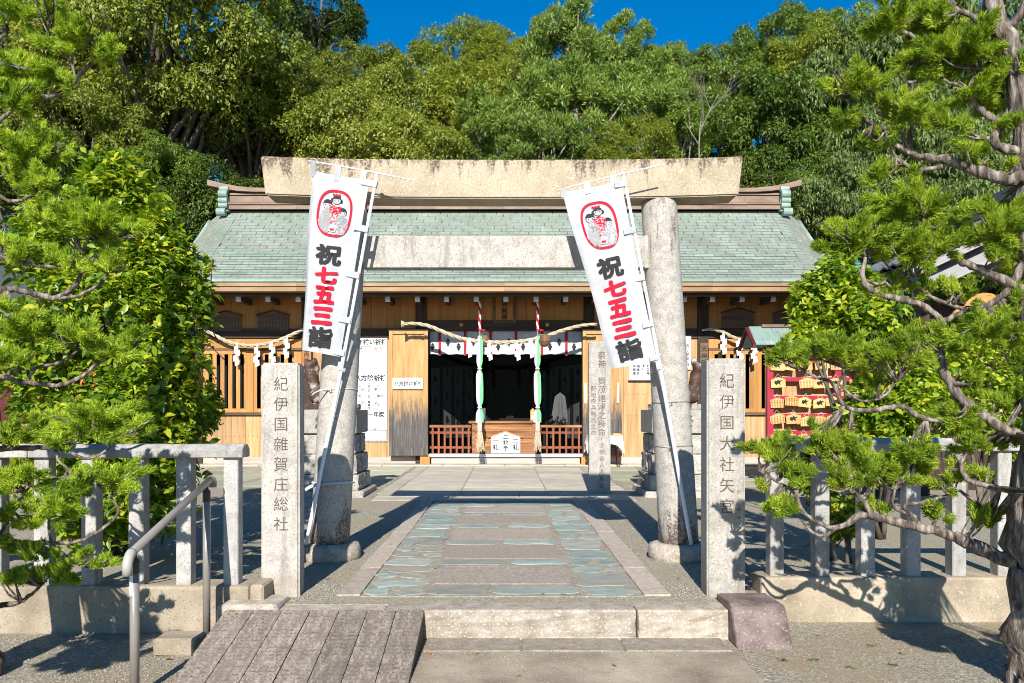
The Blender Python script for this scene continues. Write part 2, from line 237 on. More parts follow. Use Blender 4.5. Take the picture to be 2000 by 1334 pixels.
# ------------------------------------------------------------------ mesh and object helpers
class MB:
    def __init__(s): s.v = []; s.f = []; s.m = []
    def add(s, vs, fs, m=0):
        o = len(s.v); s.v += [tuple(p) for p in vs]; s.f += [tuple(i + o for i in f) for f in fs]; s.m += [m] * len(fs); return s
    def box(s, x0, x1, y0, y1, z0, z1, m=0):
        return s.add([(x0, y0, z0), (x1, y0, z0), (x1, y1, z0), (x0, y1, z0), (x0, y0, z1), (x1, y0, z1), (x1, y1, z1), (x0, y1, z1)],
                     [(3, 2, 1, 0), (4, 5, 6, 7), (0, 1, 5, 4), (1, 2, 6, 5), (2, 3, 7, 6), (3, 0, 4, 7)], m)
    def prism(s, poly, a, b, fn=lambda u, v, t: (u, t, v), m=0):       # poly in (u, v), extruded along t
        n = len(poly); vs = [fn(u, v, a) for u, v in poly] + [fn(u, v, b) for u, v in poly]
        return s.add(vs, [tuple(range(n)), tuple(range(2 * n - 1, n - 1, -1))] + [(i, i + n, (i + 1) % n + n, (i + 1) % n) for i in range(n)], m)
    def tube(s, pts, rad, n=8, m=0, cap=True, jit=0.0, ridge=0.0):
        pts = [Vector(p) for p in pts]; k = len(pts)
        rad = [rad] * k if isinstance(rad, (int, float)) else rad
        up = None; vs = []; fs = []
        for i, p in enumerate(pts):
            d = (pts[min(i + 1, k - 1)] - pts[max(i - 1, 0)]).normalized()
            if up is None: up = d.orthogonal().normalized()
            up = (up - d * up.dot(d)); up = up.normalized() if up.length > 1e-6 else d.orthogonal().normalized()
            sd = d.cross(up)
            for q in range(n):
                a = 2 * math.pi * q / n; r = rad[i] * (1 + (R(-jit, jit) if jit else 0) + (ridge * (math.sin(3 * a + i * .22) + .6 * math.sin(7 * a - i * .3) + .4 * math.sin(11 * a + i * .15)) if ridge else 0))
                vs.append(p + (up * math.cos(a) + sd * math.sin(a)) * r)
        for i in range(k - 1):
            for q in range(n): fs.append((i * n + q, i * n + (q + 1) % n, (i + 1) * n + (q + 1) % n, (i + 1) * n + q))
        if cap: fs += [tuple(range(n - 1, -1, -1)), tuple(range((k - 1) * n, k * n))]
        return s.add(vs, fs, m)
    def cyl(s, p0, p1, r0, r1=None, n=12, m=0): return s.tube([p0, p1], [r0, r0 if r1 is None else r1], n, m)
    def lathe(s, prof, c=(0, 0, 0), n=20, m=0):                         # prof: (radius, z)
        k = len(prof); vs = [(c[0] + r * math.cos(2 * math.pi * q / n), c[1] + r * math.sin(2 * math.pi * q / n), c[2] + z) for r, z in prof for q in range(n)]
        fs = [(i * n + q, i * n + (q + 1) % n, (i + 1) * n + (q + 1) % n, (i + 1) * n + q) for i in range(k - 1) for q in range(n)]
        return s.add(vs, fs + [tuple(range(n - 1, -1, -1)), tuple(range((k - 1) * n, k * n))], m)
    def mesh(s, bevel=0.0, jit=0.0, seg=1, sub=0):
        me = bpy.data.meshes.new('mesh'); me.from_pydata(s.v, [], s.f); me.polygons.foreach_set('material_index', s.m)
        if bevel or jit or sub:
            bm = bmesh.new(); bm.from_mesh(me)
            if sub: bmesh.ops.subdivide_edges(bm, edges=bm.edges[:], cuts=sub, use_grid_fill=True)
            if bevel: bmesh.ops.bevel(bm, geom=bm.edges[:], offset=bevel, segments=seg, affect='EDGES', profile=0.5, clamp_overlap=True)
            if jit:
                for vv in bm.verts: vv.co += Vector((R(-jit, jit), R(-jit, jit), R(-jit, jit)))
            bm.to_mesh(me); bm.free()
        me.update(); return me
WLOC = {}
def link(name, me, mats, parent=None, loc=(0, 0, 0), smooth=False, local=False, kind=None, rot=None, scale=None):
    if isinstance(me, MB): me = me.mesh()
    me.name = name
    if not me.materials:
        for q in (mats if isinstance(mats, (list, tuple)) else [mats]): me.materials.append(MATS[q])
    if smooth: me.polygons.foreach_set('use_smooth', [True] * len(me.polygons)); me.update()
    o = bpy.data.objects.new(name, me); COL.objects.link(o); o.location = loc
    if rot is not None: o.rotation_euler = rot
    if scale is not None: o.scale = scale
    WLOC[o.name] = Vector(loc)
    if parent:
        o.parent = parent
        if not local: o.matrix_parent_inverse = Matrix.Translation(-WLOC[parent.name])
    if kind: o['kind'] = kind
    return o
def tag(o, label, cat, group=None, kind=None):
    o['label'] = label; o['category'] = cat
    if group: o['group'] = group
    if kind: o['kind'] = kind
    return o
def thing(name, label, cat, loc=(0, 0, 0), group=None, rot=None):
    o = bpy.data.objects.new(name, None); COL.objects.link(o); o.location = loc; o.empty_display_size = 0.1
    if rot: o.rotation_euler = rot
    WLOC[o.name] = Vector(loc); return tag(o, label, cat, group)
def np_mesh(verts, faces, k):
    """verts (N,3), faces (M,k) -> mesh, quick."""
    me = bpy.data.meshes.new('mesh'); verts = np.asarray(verts, np.float32); faces = np.asarray(faces, np.int32)
    me.vertices.add(len(verts)); me.vertices.foreach_set('co', verts.ravel())
    me.loops.add(faces.size); me.loops.foreach_set('vertex_index', faces.ravel())
    me.polygons.add(len(faces)); me.polygons.foreach_set('loop_start', np.arange(0, faces.size, k, dtype=np.int32))
    me.update(calc_edges=True); return me
def smooth_line(pts, per=4):
    pts = [np.array(p, float) for p in pts]; q = [pts[0]] + pts + [pts[-1]]; out = []
    for i in range(1, len(q) - 2):
        a, b, c, d = q[i - 1:i + 3]
        for t in np.linspace(0, 1, per, endpoint=False):
            out.append(0.5 * ((2 * b) + (-a + c) * t + (2 * a - 5 * b + 4 * c - d) * t * t + (-a + 3 * b - 3 * c + d) * t ** 3))
    return out + [pts[-1]]

_G = {}
def glyph(ch, bold):
    key = (ch, round(bold, 3))
    if key not in _G:
        cu = bpy.data.curves.new('glyph', 'FONT'); cu.body = ch; cu.size = 1; cu.align_x = 'CENTER'; cu.offset = bold; cu.resolution_u = 3
        o = bpy.data.objects.new('glyph', cu); COL.objects.link(o); dg = bpy.context.evaluated_depsgraph_get()
        me = bpy.data.meshes.new_from_object(o.evaluated_get(dg))
        _G[key] = ([(q.co.x, q.co.y - 0.38) for q in me.vertices], [tuple(p.vertices) for p in me.polygons])
        COL.objects.unlink(o); bpy.data.objects.remove(o); bpy.data.curves.remove(cu); bpy.data.meshes.remove(me)
    return _G[key]
def put_text(mb, text, at, right, up, size, vertical=True, pitch=1.08, bold=0.01, m=0, slant=0.0, wide=1.0, fn=None):
    at = Vector(at)
    for k, ch in enumerate(text):
        if ch in ' \u3000': continue
        vs, fs = glyph(ch, bold); c = at - up * (k * size * pitch) if vertical else at + right * (k * size * pitch)
        out = [c + right * ((x + slant * y) * size * wide) + up * (y * size) for x, y in vs]
        if fn: out = [fn(p) for p in out]
        mb.add(out, fs, m)
    return mb
XR, ZU = Vector((1, 0, 0)), Vector((0, 0, 1))
def put_chars(parent, text, at, size, vertical=True, pitch=1.08, bold=0.01, m='ink', name='character', right=XR, up=ZU):
    for k, ch in enumerate(text):
        if ch not in ' \u3000': link(name, put_text(MB(), ch, Vector(at) - up * (k * size * pitch) if vertical else Vector(at) + right * (k * size * pitch), right, up, size, bold=bold), m, parent)
def screen_mat(name, col, fac):        # fine dark netting: partly open, partly dark thread
    m = bpy.data.materials.new(name); m.use_nodes = True; nt = m.node_tree; out = nt.nodes['Material Output']; b = nt.nodes['Principled BSDF']
    b.inputs['Base Color'].default_value = (*col, 1); b.inputs['Roughness'].default_value = 1.0; b.inputs['Specular IOR Level'].default_value = 0.0
    t = nt.nodes.new('ShaderNodeBsdfTransparent'); ms = nt.nodes.new('ShaderNodeMixShader'); ms.inputs[0].default_value = fac
    nt.links.new(t.outputs[0], ms.inputs[1]); nt.links.new(b.outputs[0], ms.inputs[2]); nt.links.new(ms.outputs[0], out.inputs[0]); MATS[name] = m
screen_mat('netting', (0.0022, 0.0035, 0.0032), 0.42)
# ------------------------------------------------------------------ ground
LOW = -0.19
STEP_Y = 5.13
def sheet(name, x0, x1, y0, y1, z, m):
    return link(name, MB().add([(x0, y0, z), (x1, y0, z), (x1, y1, z), (x0, y1, z)], [(0, 1, 2, 3)]), m, kind='structure')
sheet('ground', -300, 300, -300, 600, LOW - 0.02, 'gravel_low')
link('lower_ground', MB().add([(-14, -12, LOW), (14, -12, LOW), (14, 5.62, LOW), (-14, 5.62, LOW)], [(0, 1, 2, 3)]), 'gravel_low', kind='structure')
link('courtyard_ground', MB().prism([(-30, 5.34), (-1.65, 5.34), (-1.65, 5.30), (1.5, 5.30), (1.5, 5.42), (1.82, 5.42), (1.82, 5.66), (30, 5.66), (30, 26.5), (-30, 26.5)], LOW - .01, 0.0, lambda u, v, t: (u, v, t)), 'gravel', kind='structure')
apron = link('approach_path', MB().add([(-0.5, -12, LOW + 0.004), (1.30, -12, LOW + 0.004), (1.42, 4.86, LOW + 0.004), (-0.5, 4.86, LOW + 0.004)], [(0, 1, 2, 3)]), 'concrete', kind='structure')
for x0, x1 in ((-0.5, 0.10), (0.11, 0.74), (0.75, 1.40)):
    link('stone_strip', MB().box(x0, x1, 4.87, 5.16, LOW - 0.02, LOW + 0.012).mesh(0.006, 0.002), 'mortar', apron)

# stone step (kerb) up to the gate
step = thing('stone_step', 'long granite step across the foot of the gate', 'step', (0, 5.2, LOW))
for x0, x1 in ((-1.62, -0.78), (-0.775, 0.855), (0.862, 1.47)):
    b = MB().box(x0, x1, STEP_Y + R(-0.01, 0.01), 5.345, LOW - 0.03, R(-0.004, 0.004)).mesh(0.012, 0, 2, sub=0)
    bm = bmesh.new(); bm.from_mesh(b); bmesh.ops.subdivide_edges(bm, edges=bm.edges[:], cuts=5, use_grid_fill=True)
    for v in bm.verts:
        if v.co.y < STEP_Y + 0.02 and v.co.z < -0.03: v.co.y += R(-0.006, 0.008); v.co.z += R(-0.004, 0.004)
    bm.to_mesh(b); bm.free()
    link('step_block', b, 'granite_step', step)
def cheek(name, label, x0, x1, ya, yb, z1):
    mb = MB(); prof = [(ya, LOW - 0.02), (ya + 0.14, z1 - 0.03), (ya + 0.19, z1), (yb, z1 - 0.01), (yb, LOW - 0.02)]
    mb.prism(prof, x0, x1, lambda u, v, t: (t, u, v))
    return tag(link(name, mb.mesh(0.022, 0.004, 2), 'stone_cheek'), label, 'stone block', 'stones at the ends of the step')
cheek('kerb_stone', 'mottled purple-brown sloping stone at the end of the step below the post reading 紀伊国大社矢宮', 1.45, 1.80, 4.92, 5.44, 0.055)
tag(link('kerb_stone', MB().box(-1.86, -1.47, 5.12, 5.44, LOW, 0.035).mesh(0.03, 0.006, 2), 'granite_step'), 'low granite stone at the top corner of the wooden ramp', 'stone block', 'stones at the ends of the step')
tag(link('concrete_block', MB().box(-2.12, -1.86, 4.78, 4.96, LOW, LOW + 0.11).mesh(0.012, 0.004), 'concrete'), 'small pale concrete block beside the wooden ramp', 'block')

# ------------------------------------------------------------------ paved path under the gate
path = link('paved_path', MB().box(-1.00, 0.965, 5.50, 10.92, -0.05, 0.006), 'mortar', kind='structure')
def slab(name, poly, z0, z1, m, parent, jit=0.004, bev=0.003):
    n = len(poly); mb = MB().add([(x, y, z0) for x, y in poly] + [(x, y, z1 + R(-0.003, 0.003)) for x, y in poly],
        [tuple(range(n)), tuple(range(n, 2 * n))] + [(i, (i + 1) % n, (i + 1) % n + n, i + n) for i in range(n)])
    me = mb.mesh(bev, 0); bm = bmesh.new(); bm.from_mesh(me); bmesh.ops.recalc_face_normals(bm, faces=bm.faces[:]); bm.to_mesh(me); bm.free()
    return link(name, me, m, parent)
def wob(x0, x1, y0, y1, a=0.02, n=3, cut=0.03):      # an uneven rectangle
    c = cut; p = []
    xs = [x0 + c + (x1 - x0 - 2 * c) * k / n for k in range(n + 1)]
    p += [(x, y0 + R(-a, a) * 0.6) for x in xs]; p += [(x1 + R(-a, a), y0 + c + (y1 - y0 - 2 * c) * t) for t in (0.0, 0.5, 1.0)]
    p += [(x, y1 + R(-a, a) * 0.6) for x in reversed(xs)]; p += [(x0 + R(-a, a), y1 - c - (y1 - y0 - 2 * c) * t) for t in (0.0, 0.5, 1.0)]
    return p
rows = [(5.52, 5.82, 'g'), (5.88, 6.54, 'b'), (6.60, 6.84, 'g'), (6.90, 7.52, 'b'), (7.58, 7.86, 'g'), (7.92, 8.62, 'b'), (8.68, 8.92, 'g'), (8.97, 9.66, 'b'), (9.71, 9.90, 'g'), (9.95, 10.55, 'b'), (10.6, 10.9, 'g')]
for y0, y1, k in rows:
    if k == 'b':
        slab('brown_slab', wob(-0.53 + R(-.02, .02), 0.50 + R(-.02, .03), y0, y1, 0.012), -0.03, 0.0095, 'brown_slab', path)
    else:
        c = R(-0.12, 0.1)
        slab('blue_slab', wob(-0.55, c - 0.03, y0 + R(0, .03), y1 - R(0, .05), 0.03, 4, .05), -0.03, 0.0105, random.choice(('schist', 'schist', 'schist_grey')), path)
        slab('blue_slab', wob(c + 0.03, 0.52, y0 + R(0, .05), y1 - R(0, .03), 0.03, 4, .05), -0.03, 0.0105, random.choice(('schist', 'schist', 'schist_grey')), path)
for xa, xb in ((-0.985, -0.575), (0.545, 0.955)):
    y = 5.53
    while y < 10.75:
        d = min(R(0.24, 0.62), 10.88 - y)
        if R(0, 1) < 0.42:
            c = xa + (xb - xa) * R(0.35, 0.65)
            slab('blue_slab', wob(xa, c - 0.02, y + R(-.03, .03), y + d - 0.05, 0.04, 3, .06), -0.03, 0.0105 + R(-.002, .004), random.choice(('schist', 'schist', 'schist_grey')), path)
            slab('blue_slab', wob(c + 0.02, xb, y, y + d - R(.05, .1), 0.04, 3, .06), -0.03, 0.0105 + R(-.002, .004), random.choice(('schist', 'schist', 'schist_grey')), path)
        else: slab('blue_slab', wob(xa + R(0, .03), xb - R(0, .03), y, y + d - R(.04, .07), 0.04, 4, .05), -0.03, 0.0105 + R(-.002, .004), random.choice(('schist', 'schist', 'schist_grey')), path)
        y += d
for xa, xb in ((-1.17, -1.005), (0.97, 1.16)):
    for k in range(6):
        y0 = 5.53 + k * 0.96
        slab('border_slab', wob(xa, xb, y0, y0 + 0.95, 0.006, 2, 0.006), -0.03, 0.012, 'border_slab', path)
# large courtyard slabs in front of the hall
court = link('court_paving', MB().box(-1.98, 1.96, 11.28, 18.1, -0.04, 0.003), 'mortar', kind='structure')
y = 11.32
for k in range(2):
    x = -1.9
    while x < 1.85:
        wd = min(R(0.8, 1.3), 1.9 - x); slab('court_slab', [(x, y), (x + wd - .012, y), (x + wd - .012, y + 0.42), (x, y + 0.42)], -.03, 0.011, 'court_slab', court, bev=0.004); x += wd
    y += 0.44
for ci, (xa, xb) in enumerate(((-1.70, -0.69), (-0.675, 0.66), (0.675, 1.66))):
    yy = 12.2
    while yy < 18.0:
        d = min(R(0.7, 1.05), 18.08 - yy); slab('court_slab', [(xa, yy), (xb, yy), (xb, yy + d - .012), (xa, yy + d - .012)], -.03, 0.011 + R(-.002, .002), 'court_slab', court, bev=0.004); yy += d
for xa, xb in ((-1.96, -1.715), (1.675, 1.94)):
    for k in range(5): slab('court_slab', [(xa, 12.2 + k * 1.17), (xb, 12.2 + k * 1.17), (xb, 13.36 + k * 1.17), (xa, 13.36 + k * 1.17)], -.03, 0.011, 'court_slab', court, bev=0.004)
flags = link('side_paving', MB().box(-8.5, -1.99, 13.3, 18.1, -0.05, 0.004).box(1.97, 8.5, 13.3, 18.1, -0.05, 0.004), 'mortar', kind='structure')
flags2 = flags
for sx in (-1, 1):
    for r in range(4):
        x = 2.02; y0 = 13.35 + r * 1.17
        while x < 8.2:
            wd = R(0.7, 1.5)
            p = wob(x, x + wd - 0.03, y0 + R(0, .05), y0 + 1.12 - R(0, .05), 0.06, 2, 0.08)
            slab('flagstone', [(sx * a, b) for a, b in p][::sx], -.03, 0.009, 'green_flag', flags, bev=0.006); x += wd
for k in range(12):
    link('plinth_kerb', MB().box(-8.4 + k * 1.4, -7.01 + k * 1.4, 18.1, 18.62, -0.03, 0.035).mesh(0.008), 'court_slab', flags)

# fallen leaves and tiny weeds
lv = MB()
lv.add([(-0.5, 0, 0), (-0.1, -0.24, 0.1), (0.35, -0.14, 0.02), (0.5, 0.02, 0.12), (0.2, 0.22, 0.0), (-0.2, 0.2, 0.14)], [(0, 1, 5), (1, 2, 4, 5), (2, 3, 4)])
lvm = lv.mesh(); spots = [(932, 1277, LOW), (1095, 1268, LOW), (1410, 1262, LOW), (905, 1262, LOW), (838, 1275, LOW), (1390, 1254, LOW), (1200, 1245, LOW), (35, 1265, LOW), (190, 1300, LOW), (1600, 1240, LOW),
         (1880, 1250, LOW), (1560, 1210, LOW), (1200, 1300, LOW), (1013, 1320, LOW), (1760, 1275, LOW), (330, 1287, LOW), (1148, 1045, 0), (1060, 1160, 0), (850, 1110, 0), (1325, 1130, 0), (640, 1130, 0)]
for x, y, z in spots:
    p = G(x, y, z + 0.008)
    o = link('fallen_leaf', lvm, 'dry_leaf', loc=p, rot=(R(-.2, .2), R(-.2, .2), R(0, 6.3)), scale=(R(.04, .065),) * 3)
    tag(o, 'small dry brown leaf lying on the ' + ('gravel around the gate' if z == 0 else 'approach path below the step' if -.5 < p.x < 1.42 else 'gravel below the fence by the handrail' if p.x < 0 else 'gravel below the fence by the juniper'), 'leaf', 'fallen leaves on the ground')

# loose grit lying on the gravel
def grit(name, label, n, fx, z, seed):
    g_ = np.random.default_rng(seed); c = np.array([fx(g_) for _ in range(n)]); s_ = g_.uniform(.0035, .009, (n, 1)) * g_.uniform(.6, 1.3, (n, 3)) * np.array([1, 1, .6])
    o = np.array([[1, 0, 0], [-1, 0, 0], [0, 1, 0], [0, -1, 0], [0, 0, 1.], [0, 0, -.4]])[None] * s_[:, None, :]; a_ = g_.uniform(0, 6.28, n); ca, sa = np.cos(a_)[:, None], np.sin(a_)[:, None]
    x_, y_ = o[:, :, 0] * ca - o[:, :, 1] * sa, o[:, :, 0] * sa + o[:, :, 1] * ca; v = np.stack([x_ + c[:, :1], y_ + c[:, 1:2], o[:, :, 2] + z + .002], 2).reshape(-1, 3)
    f = (np.array([[0, 2, 4], [2, 1, 4], [1, 3, 4], [3, 0, 4], [2, 0, 5], [1, 2, 5], [3, 1, 5], [0, 3, 5]])[None] + (np.arange(n) * 6)[:, None, None]).reshape(-1, 3)
    return tag(link(name, np_mesh(v, f, 3), 'grit_stone'), label, 'gravel', kind='stuff')
grit('loose_gravel', 'loose grit scattered below the fence and the ramp', 9000, lambda g_: (lambda y: (g_.choice([-1, 1]) * (g_.uniform(0, 1) ** .8 * 2.2 + 1.42) + .05, y))(g_.uniform(3.6, 5.28)), LOW, 1)
grit('loose_gravel', 'loose grit scattered around the gate pillars and posts', 9000, lambda g_: (lambda y: (g_.choice([-1, 1]) * g_.uniform(1.18, 1.42 if y < 5.9 else 2.6), y))(g_.uniform(5.4, 9.0)), 0.0, 2)
grit('loose_gravel', 'sparse grit lying on the approach path before the step', 700, lambda g_: (g_.uniform(-.5, 1.4), 5.12 - abs(g_.normal()) * .35), LOW + .004, 3)
# ------------------------------------------------------------------ stone gate (torii)
TY = 6.98
torii = thing('torii_gate', 'plain stone torii gate with round pillars before the shrine', 'gate', (0, TY, 0))
def along(z, sgn): return sgn * (1.535 - (z - 0.14) / (3.12 - 0.14) * 0.175)
for s in (-1, 1):
    pts = []; rad = []
    for k in range(13):
        z = 0.12 + (3.105 - 0.12) * k / 12; pts.append((along(z, s), TY, z)); rad.append(0.172 - 0.018 * k / 12)
    pts.append((along(3.13, s), TY, 3.13)); rad.append(0.145)
    mb = MB().tube(pts, rad, 40); link('pillar', mb, 'granite_pillar', torii, smooth=False).data.polygons.foreach_set('use_smooth', [len(p.vertices) == 4 for p in torii.children[-1].data.polygons])
    mb = MB().lathe([(0.25, -0.03), (0.262, 0.03), (0.262, 0.09), (0.245, 0.125), (0.20, 0.14)], (along(0.14, s) - 0.01 * s, TY - 0.02, 0), 26)
    me = mb.mesh(0, 0.006); link('pedestal', me, 'granite_step', torii, smooth=True)
def lin(x, z0): return z0 + 0.032 * (abs(x) / 2.1) ** 3
mb = MB(); xs = np.linspace(0, 1, 25)
bot = [(-2.055 + 4.07 * t, lin(-2.055 + 4.07 * t, 3.118)) for t in xs]; top = [(-2.10 + 4.155 * t, lin(-2.1 + 4.155 * t, 3.452)) for t in xs]
mb.prism(bot + top[::-1], TY - 0.155, TY + 0.135)
me = mb.mesh(); bm = bmesh.new(); bm.from_mesh(me); bmesh.ops.bevel(bm, geom=[e for e in bm.edges if e.calc_face_angle(0) > 0.5], offset=0.012, segments=2, affect='EDGES'); bm.to_mesh(me); bm.free()
link('lintel', me, 'granite_lintel', torii)
mb = MB().box(-1.235, 1.235, TY - 0.075, TY + 0.075, 2.535, 2.812); link('tie_beam', mb.mesh(0.006), 'granite_pale', torii)
for s in (-1, 1):   # narrow mortice collars where the beam enters the pillars
    link('beam_collar', MB().box(s * 1.235 - 0.012, s * 1.235 + 0.03 * s, TY - 0.082, TY + 0.082, 2.53, 2.817).mesh(0.003), 'granite', torii)

# ------------------------------------------------------------------ inscribed stone posts
def stone_post(label, c, rotz, wd, th, h, cols, mname='granite_pale'):
    t = thing('stone_post', label, 'stone post', c, rot=(0, 0, rotz))
    me = MB().box(-wd / 2, wd / 2, -th / 2, th / 2, -0.05, h).mesh()
    bm = bmesh.new(); bm.from_mesh(me)
    ed = [e for e in bm.edges if all(v.co.z > h - 0.01 for v in e.verts)] + [e for e in bm.edges if abs(e.verts[0].co.z - e.verts[1].co.z) > 0.5]
    bmesh.ops.bevel(bm, geom=ed, offset=0.014, segments=3, affect='EDGES'); bm.to_mesh(me); bm.free()
    link('shaft', me, mname, t, local=True)
    for text, x, ztop, size, pitch in cols:
        for k, ch in enumerate(text):
            if ch == ' ': continue
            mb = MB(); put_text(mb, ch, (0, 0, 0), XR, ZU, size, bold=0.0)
            link('darkened_character', mb, 'inscription', t, loc=(x, -th / 2 - 0.0012, ztop - k * size * pitch), local=True)  # flat letter on the face, coloured dark in place of a cut recess
    return t
stone_post('granite post carved 紀伊国雜賀庄総社 beside the handrail', (-1.56, 5.60, 0), math.radians(4), 0.262, 0.20, 1.625,
           [('紀伊国雜賀庄総社', 0.005, 1.478, 0.104, 1.335)])
stone_post('granite post carved 紀伊国大社矢宮 beside the right-hand juniper', (1.54, 5.60, 0), math.radians(-2.5), 0.262, 0.22, 1.655,
           [('紀伊国大社矢宮', 0.005, 1.50, 0.108, 1.34), ('やのみや', 0.088, 0.73, 0.034, 1.75)])
stone_post('narrower granite tablet carved with two columns of characters in front of the hall door', (1.46, 12.2, 0), 0, 0.325, 0.16, 2.34,
           [('祭神 賀茂建津之身命', 0.03, 2.13, 0.128, 1.02), ('配祀奇兵駒烏之命', -0.10, 1.62, 0.086, 1.12), ('(亦御名八咫烏命)', 0.03, 0.86, 0.088, 1.18)])

# ------------------------------------------------------------------ stone fences
def fence(label, y, x0, x1, posts, sgn, ztop):
    t = thing('stone_fence', label, 'fence', ((x0 + x1) / 2, y, LOW), 'stone fences beside the gate')
    zb = 0.125
    me = MB().box(x0, x1, y - 0.02, y + 0.22, LOW - 0.03, zb).mesh(0.02, 0, 2); link('base_wall', me, 'concrete', t)
    pm = MB().box(-0.05, 0.05, -0.05, 0.05, 0, ztop - 0.085 - zb + 0.01).mesh(0.006)
    for x in posts: link('fence_post', pm, 'granite_post', t, loc=(x, y + 0.07, zb - 0.005))
    zr = ztop - 0.09; prof = [(y - 0.01, zr), (y - 0.01, zr + 0.055), (y + 0.035, ztop), (y + 0.105, ztop), (y + 0.15, zr + 0.055), (y + 0.15, zr)]
    xa = min(posts) - 0.09; xb = max(posts) + 0.09; cuts = np.linspace(xa, xb, 4)
    for a, b in zip(cuts[:-1], cuts[1:]): link('top_rail', MB().prism(prof, a + 0.002, b - 0.002, lambda u, v, q: (q, u, v)).mesh(0.005), 'granite_post', t)
    return t
fl = fence('granite fence with shadow-dappled posts behind the metal handrail', 5.30, -7.2, -1.70, [-1.835 - 0.318 * k for k in range(14)], -1, 1.068)
link('end_block', MB().box(-1.695, -1.60, 5.27, 5.60, LOW, 0.135).mesh(0.015), 'concrete', fl)
fence('granite fence behind the juniper limbs', 5.58, 1.80, 7.6, [1.925 + 0.322 * k for k in range(16)], 1, 1.098)

# ------------------------------------------------------------------ wooden ramp
ramp_t = thing('wooden_ramp', 'weathered grey timber ramp with saw-grooved planks leading up to the step', 'ramp', (-1.15, 4.7, LOW))
ya, yb, za, zb = 4.24, 5.125, LOW + 0.012, 0.012
def ramp_plank(x0, x1, y0, y1):
    n = int((y1 - y0) / 0.0095); vs = []; fs = []; hot = set(); C_ = 14
    L = math.hypot(1, (zb - za) / (yb - ya))
    ph = R(0, 6)
    for i in range(n + 1):
        y = y0 + (y1 - y0) * i / n; z = za + (zb - za) * (y - ya) / (yb - ya)
        for j in range(C_ + 1):
            u = j / C_; x = x0 + (x1 - x0) * u
            bow = 0.004 * math.cos(math.pi * (u - 0.5))
            arc = (i + 1.8 * abs(math.sin(2 * math.pi * u)) + ph) % 4.4; on = arc < 1.2 and R(0, 1) < .85; gr = 0.006 * on + (.005 if abs(u - .5) < .05 and R(0, 1) < .5 else 0) + R(0, 0.0022); on = on or gr > .006
            if on: hot.add((i, j))
            e = 0.004 if j in (0, C_) else 0
            vs.append((x, y - bow, z - gr - e))
    m = C_ + 1
    for i in range(n):
        for j in range(C_): fs.append((i * m + j, i * m + j + 1, (i + 1) * m + j + 1, (i + 1) * m + j))
    o = len(vs); k0 = [vs[j] for j in range(m)]; k1 = [vs[n * m + j] for j in range(m)]
    mb = MB().add(vs, fs)
    for i in range(n):
        for j in range(C_):
            if (i, j) in hot and (i, j + 1) in hot: mb.m[i * C_ + j] = 1
    zq = za + (zb - za) * (y0 - ya) / (yb - ya); zw = zb if y1 == yb else za + (zb - za) * (y1 - ya) / (yb - ya)
    mb.add([(x0, y0, zq - .004), (x0, y1, zw - .004), (x0, y1, zw - .035), (x0, y0, zq - .035)], [(0, 1, 2, 3)])
    mb.add([(x1, y0, zq - .004), (x1, y1, zw - .004), (x1, y1, zw - .035), (x1, y0, zq - .035)], [(3, 2, 1, 0)])
    mb.add([(x0, y1, zw - .004), (x1, y1, zw - .004), (x1, y1, zw - .035), (x0, y1, zw - .035)], [(0, 1, 2, 3)])
    return mb
X0, X1, NP = -1.80, -0.515, 7
for k in range(NP):
    a = X0 + (X1 - X0) * k / NP; b = X0 + (X1 - X0) * (k + 1) / NP
    link('plank', ramp_plank(a + R(.001, .003), b - R(.001, .003), ya + R(0, .02), yb - R(0, .012)), ['wood_ramp', 'wood_groove'], ramp_t)
for x0, x1 in ((X0, X0 + 0.05), (X1 - 0.035, X1 - 0.005), (-1.2, -1.15)):
    link('bearer', MB().prism([(ya + 0.06, LOW), (yb - 0.01, LOW), (yb - 0.01, zb - 0.036), (ya + 0.06, LOW + 0.004)], x0, x1, lambda u, v, q: (q, u, v)), 'wood_dark', ramp_t)

# ------------------------------------------------------------------ handrail
hr = thing('handrail', 'brown metal pipe handrail with pale end elbows beside the ramp', 'handrail', (-1.91, 4.6, LOW))
f0, f1 = Vector((-1.91, 4.10, 0.575)), Vector((-1.91, 5.14, 0.842)); dv = (f1 - f0).normalized()
link('rail', MB().cyl(f0 - dv * 0.04, f1 + dv * 0.02, 0.022, n=20), 'pipe_brown', hr, smooth=True)
for base, e, dn in ((f0 - dv * 0.03, -dv, 0.10), (f1 + dv * 0.015, dv, 0.07)):
    pts = [base + e * (0.05 * math.sin(a)) + Vector((0, 0, -0.05 * (1 - math.cos(a)))) for a in np.linspace(0, 1.5, 8)]
    pts.append(pts[-1] + Vector((0, 0, -dn + 0.05)))
    link('elbow', MB().tube(pts, [0.0255] * len(pts), 18), 'pipe_cap' if e.y < 0 else 'pipe_brown', hr, smooth=True)
for q, x in ((f0, 0.0), (f1 - dv * 0.05, 0.0)):
    t = MB().cyl((q.x, q.y, LOW - 0.02), (q.x, q.y, q.z - 0.075), 0.0235, n=20)
    p = link('rail_post', t, 'pipe_brown', hr, smooth=True)
    link('bracket', MB().lathe([(0.0245, -0.1), (0.0245, -0.035), (0.012, -0.02), (0.012, 0.0)], (q.x, q.y, q.z - 0.018), 16), 'pipe_dark', p, smooth=True)
    if q is f0:
        lab = MB(); n = 8
        vs = [(q.x + 0.0242 * math.sin(a), q.y - 0.0242 * math.cos(a), z) for z in (0.345, 0.455) for a in np.linspace(-1.0, 0.1, n)]
        link('sticker', lab.add(vs, [(i, i + 1, i + 1 + n, i + n) for i in range(n - 1)]), 'white_paint', p)

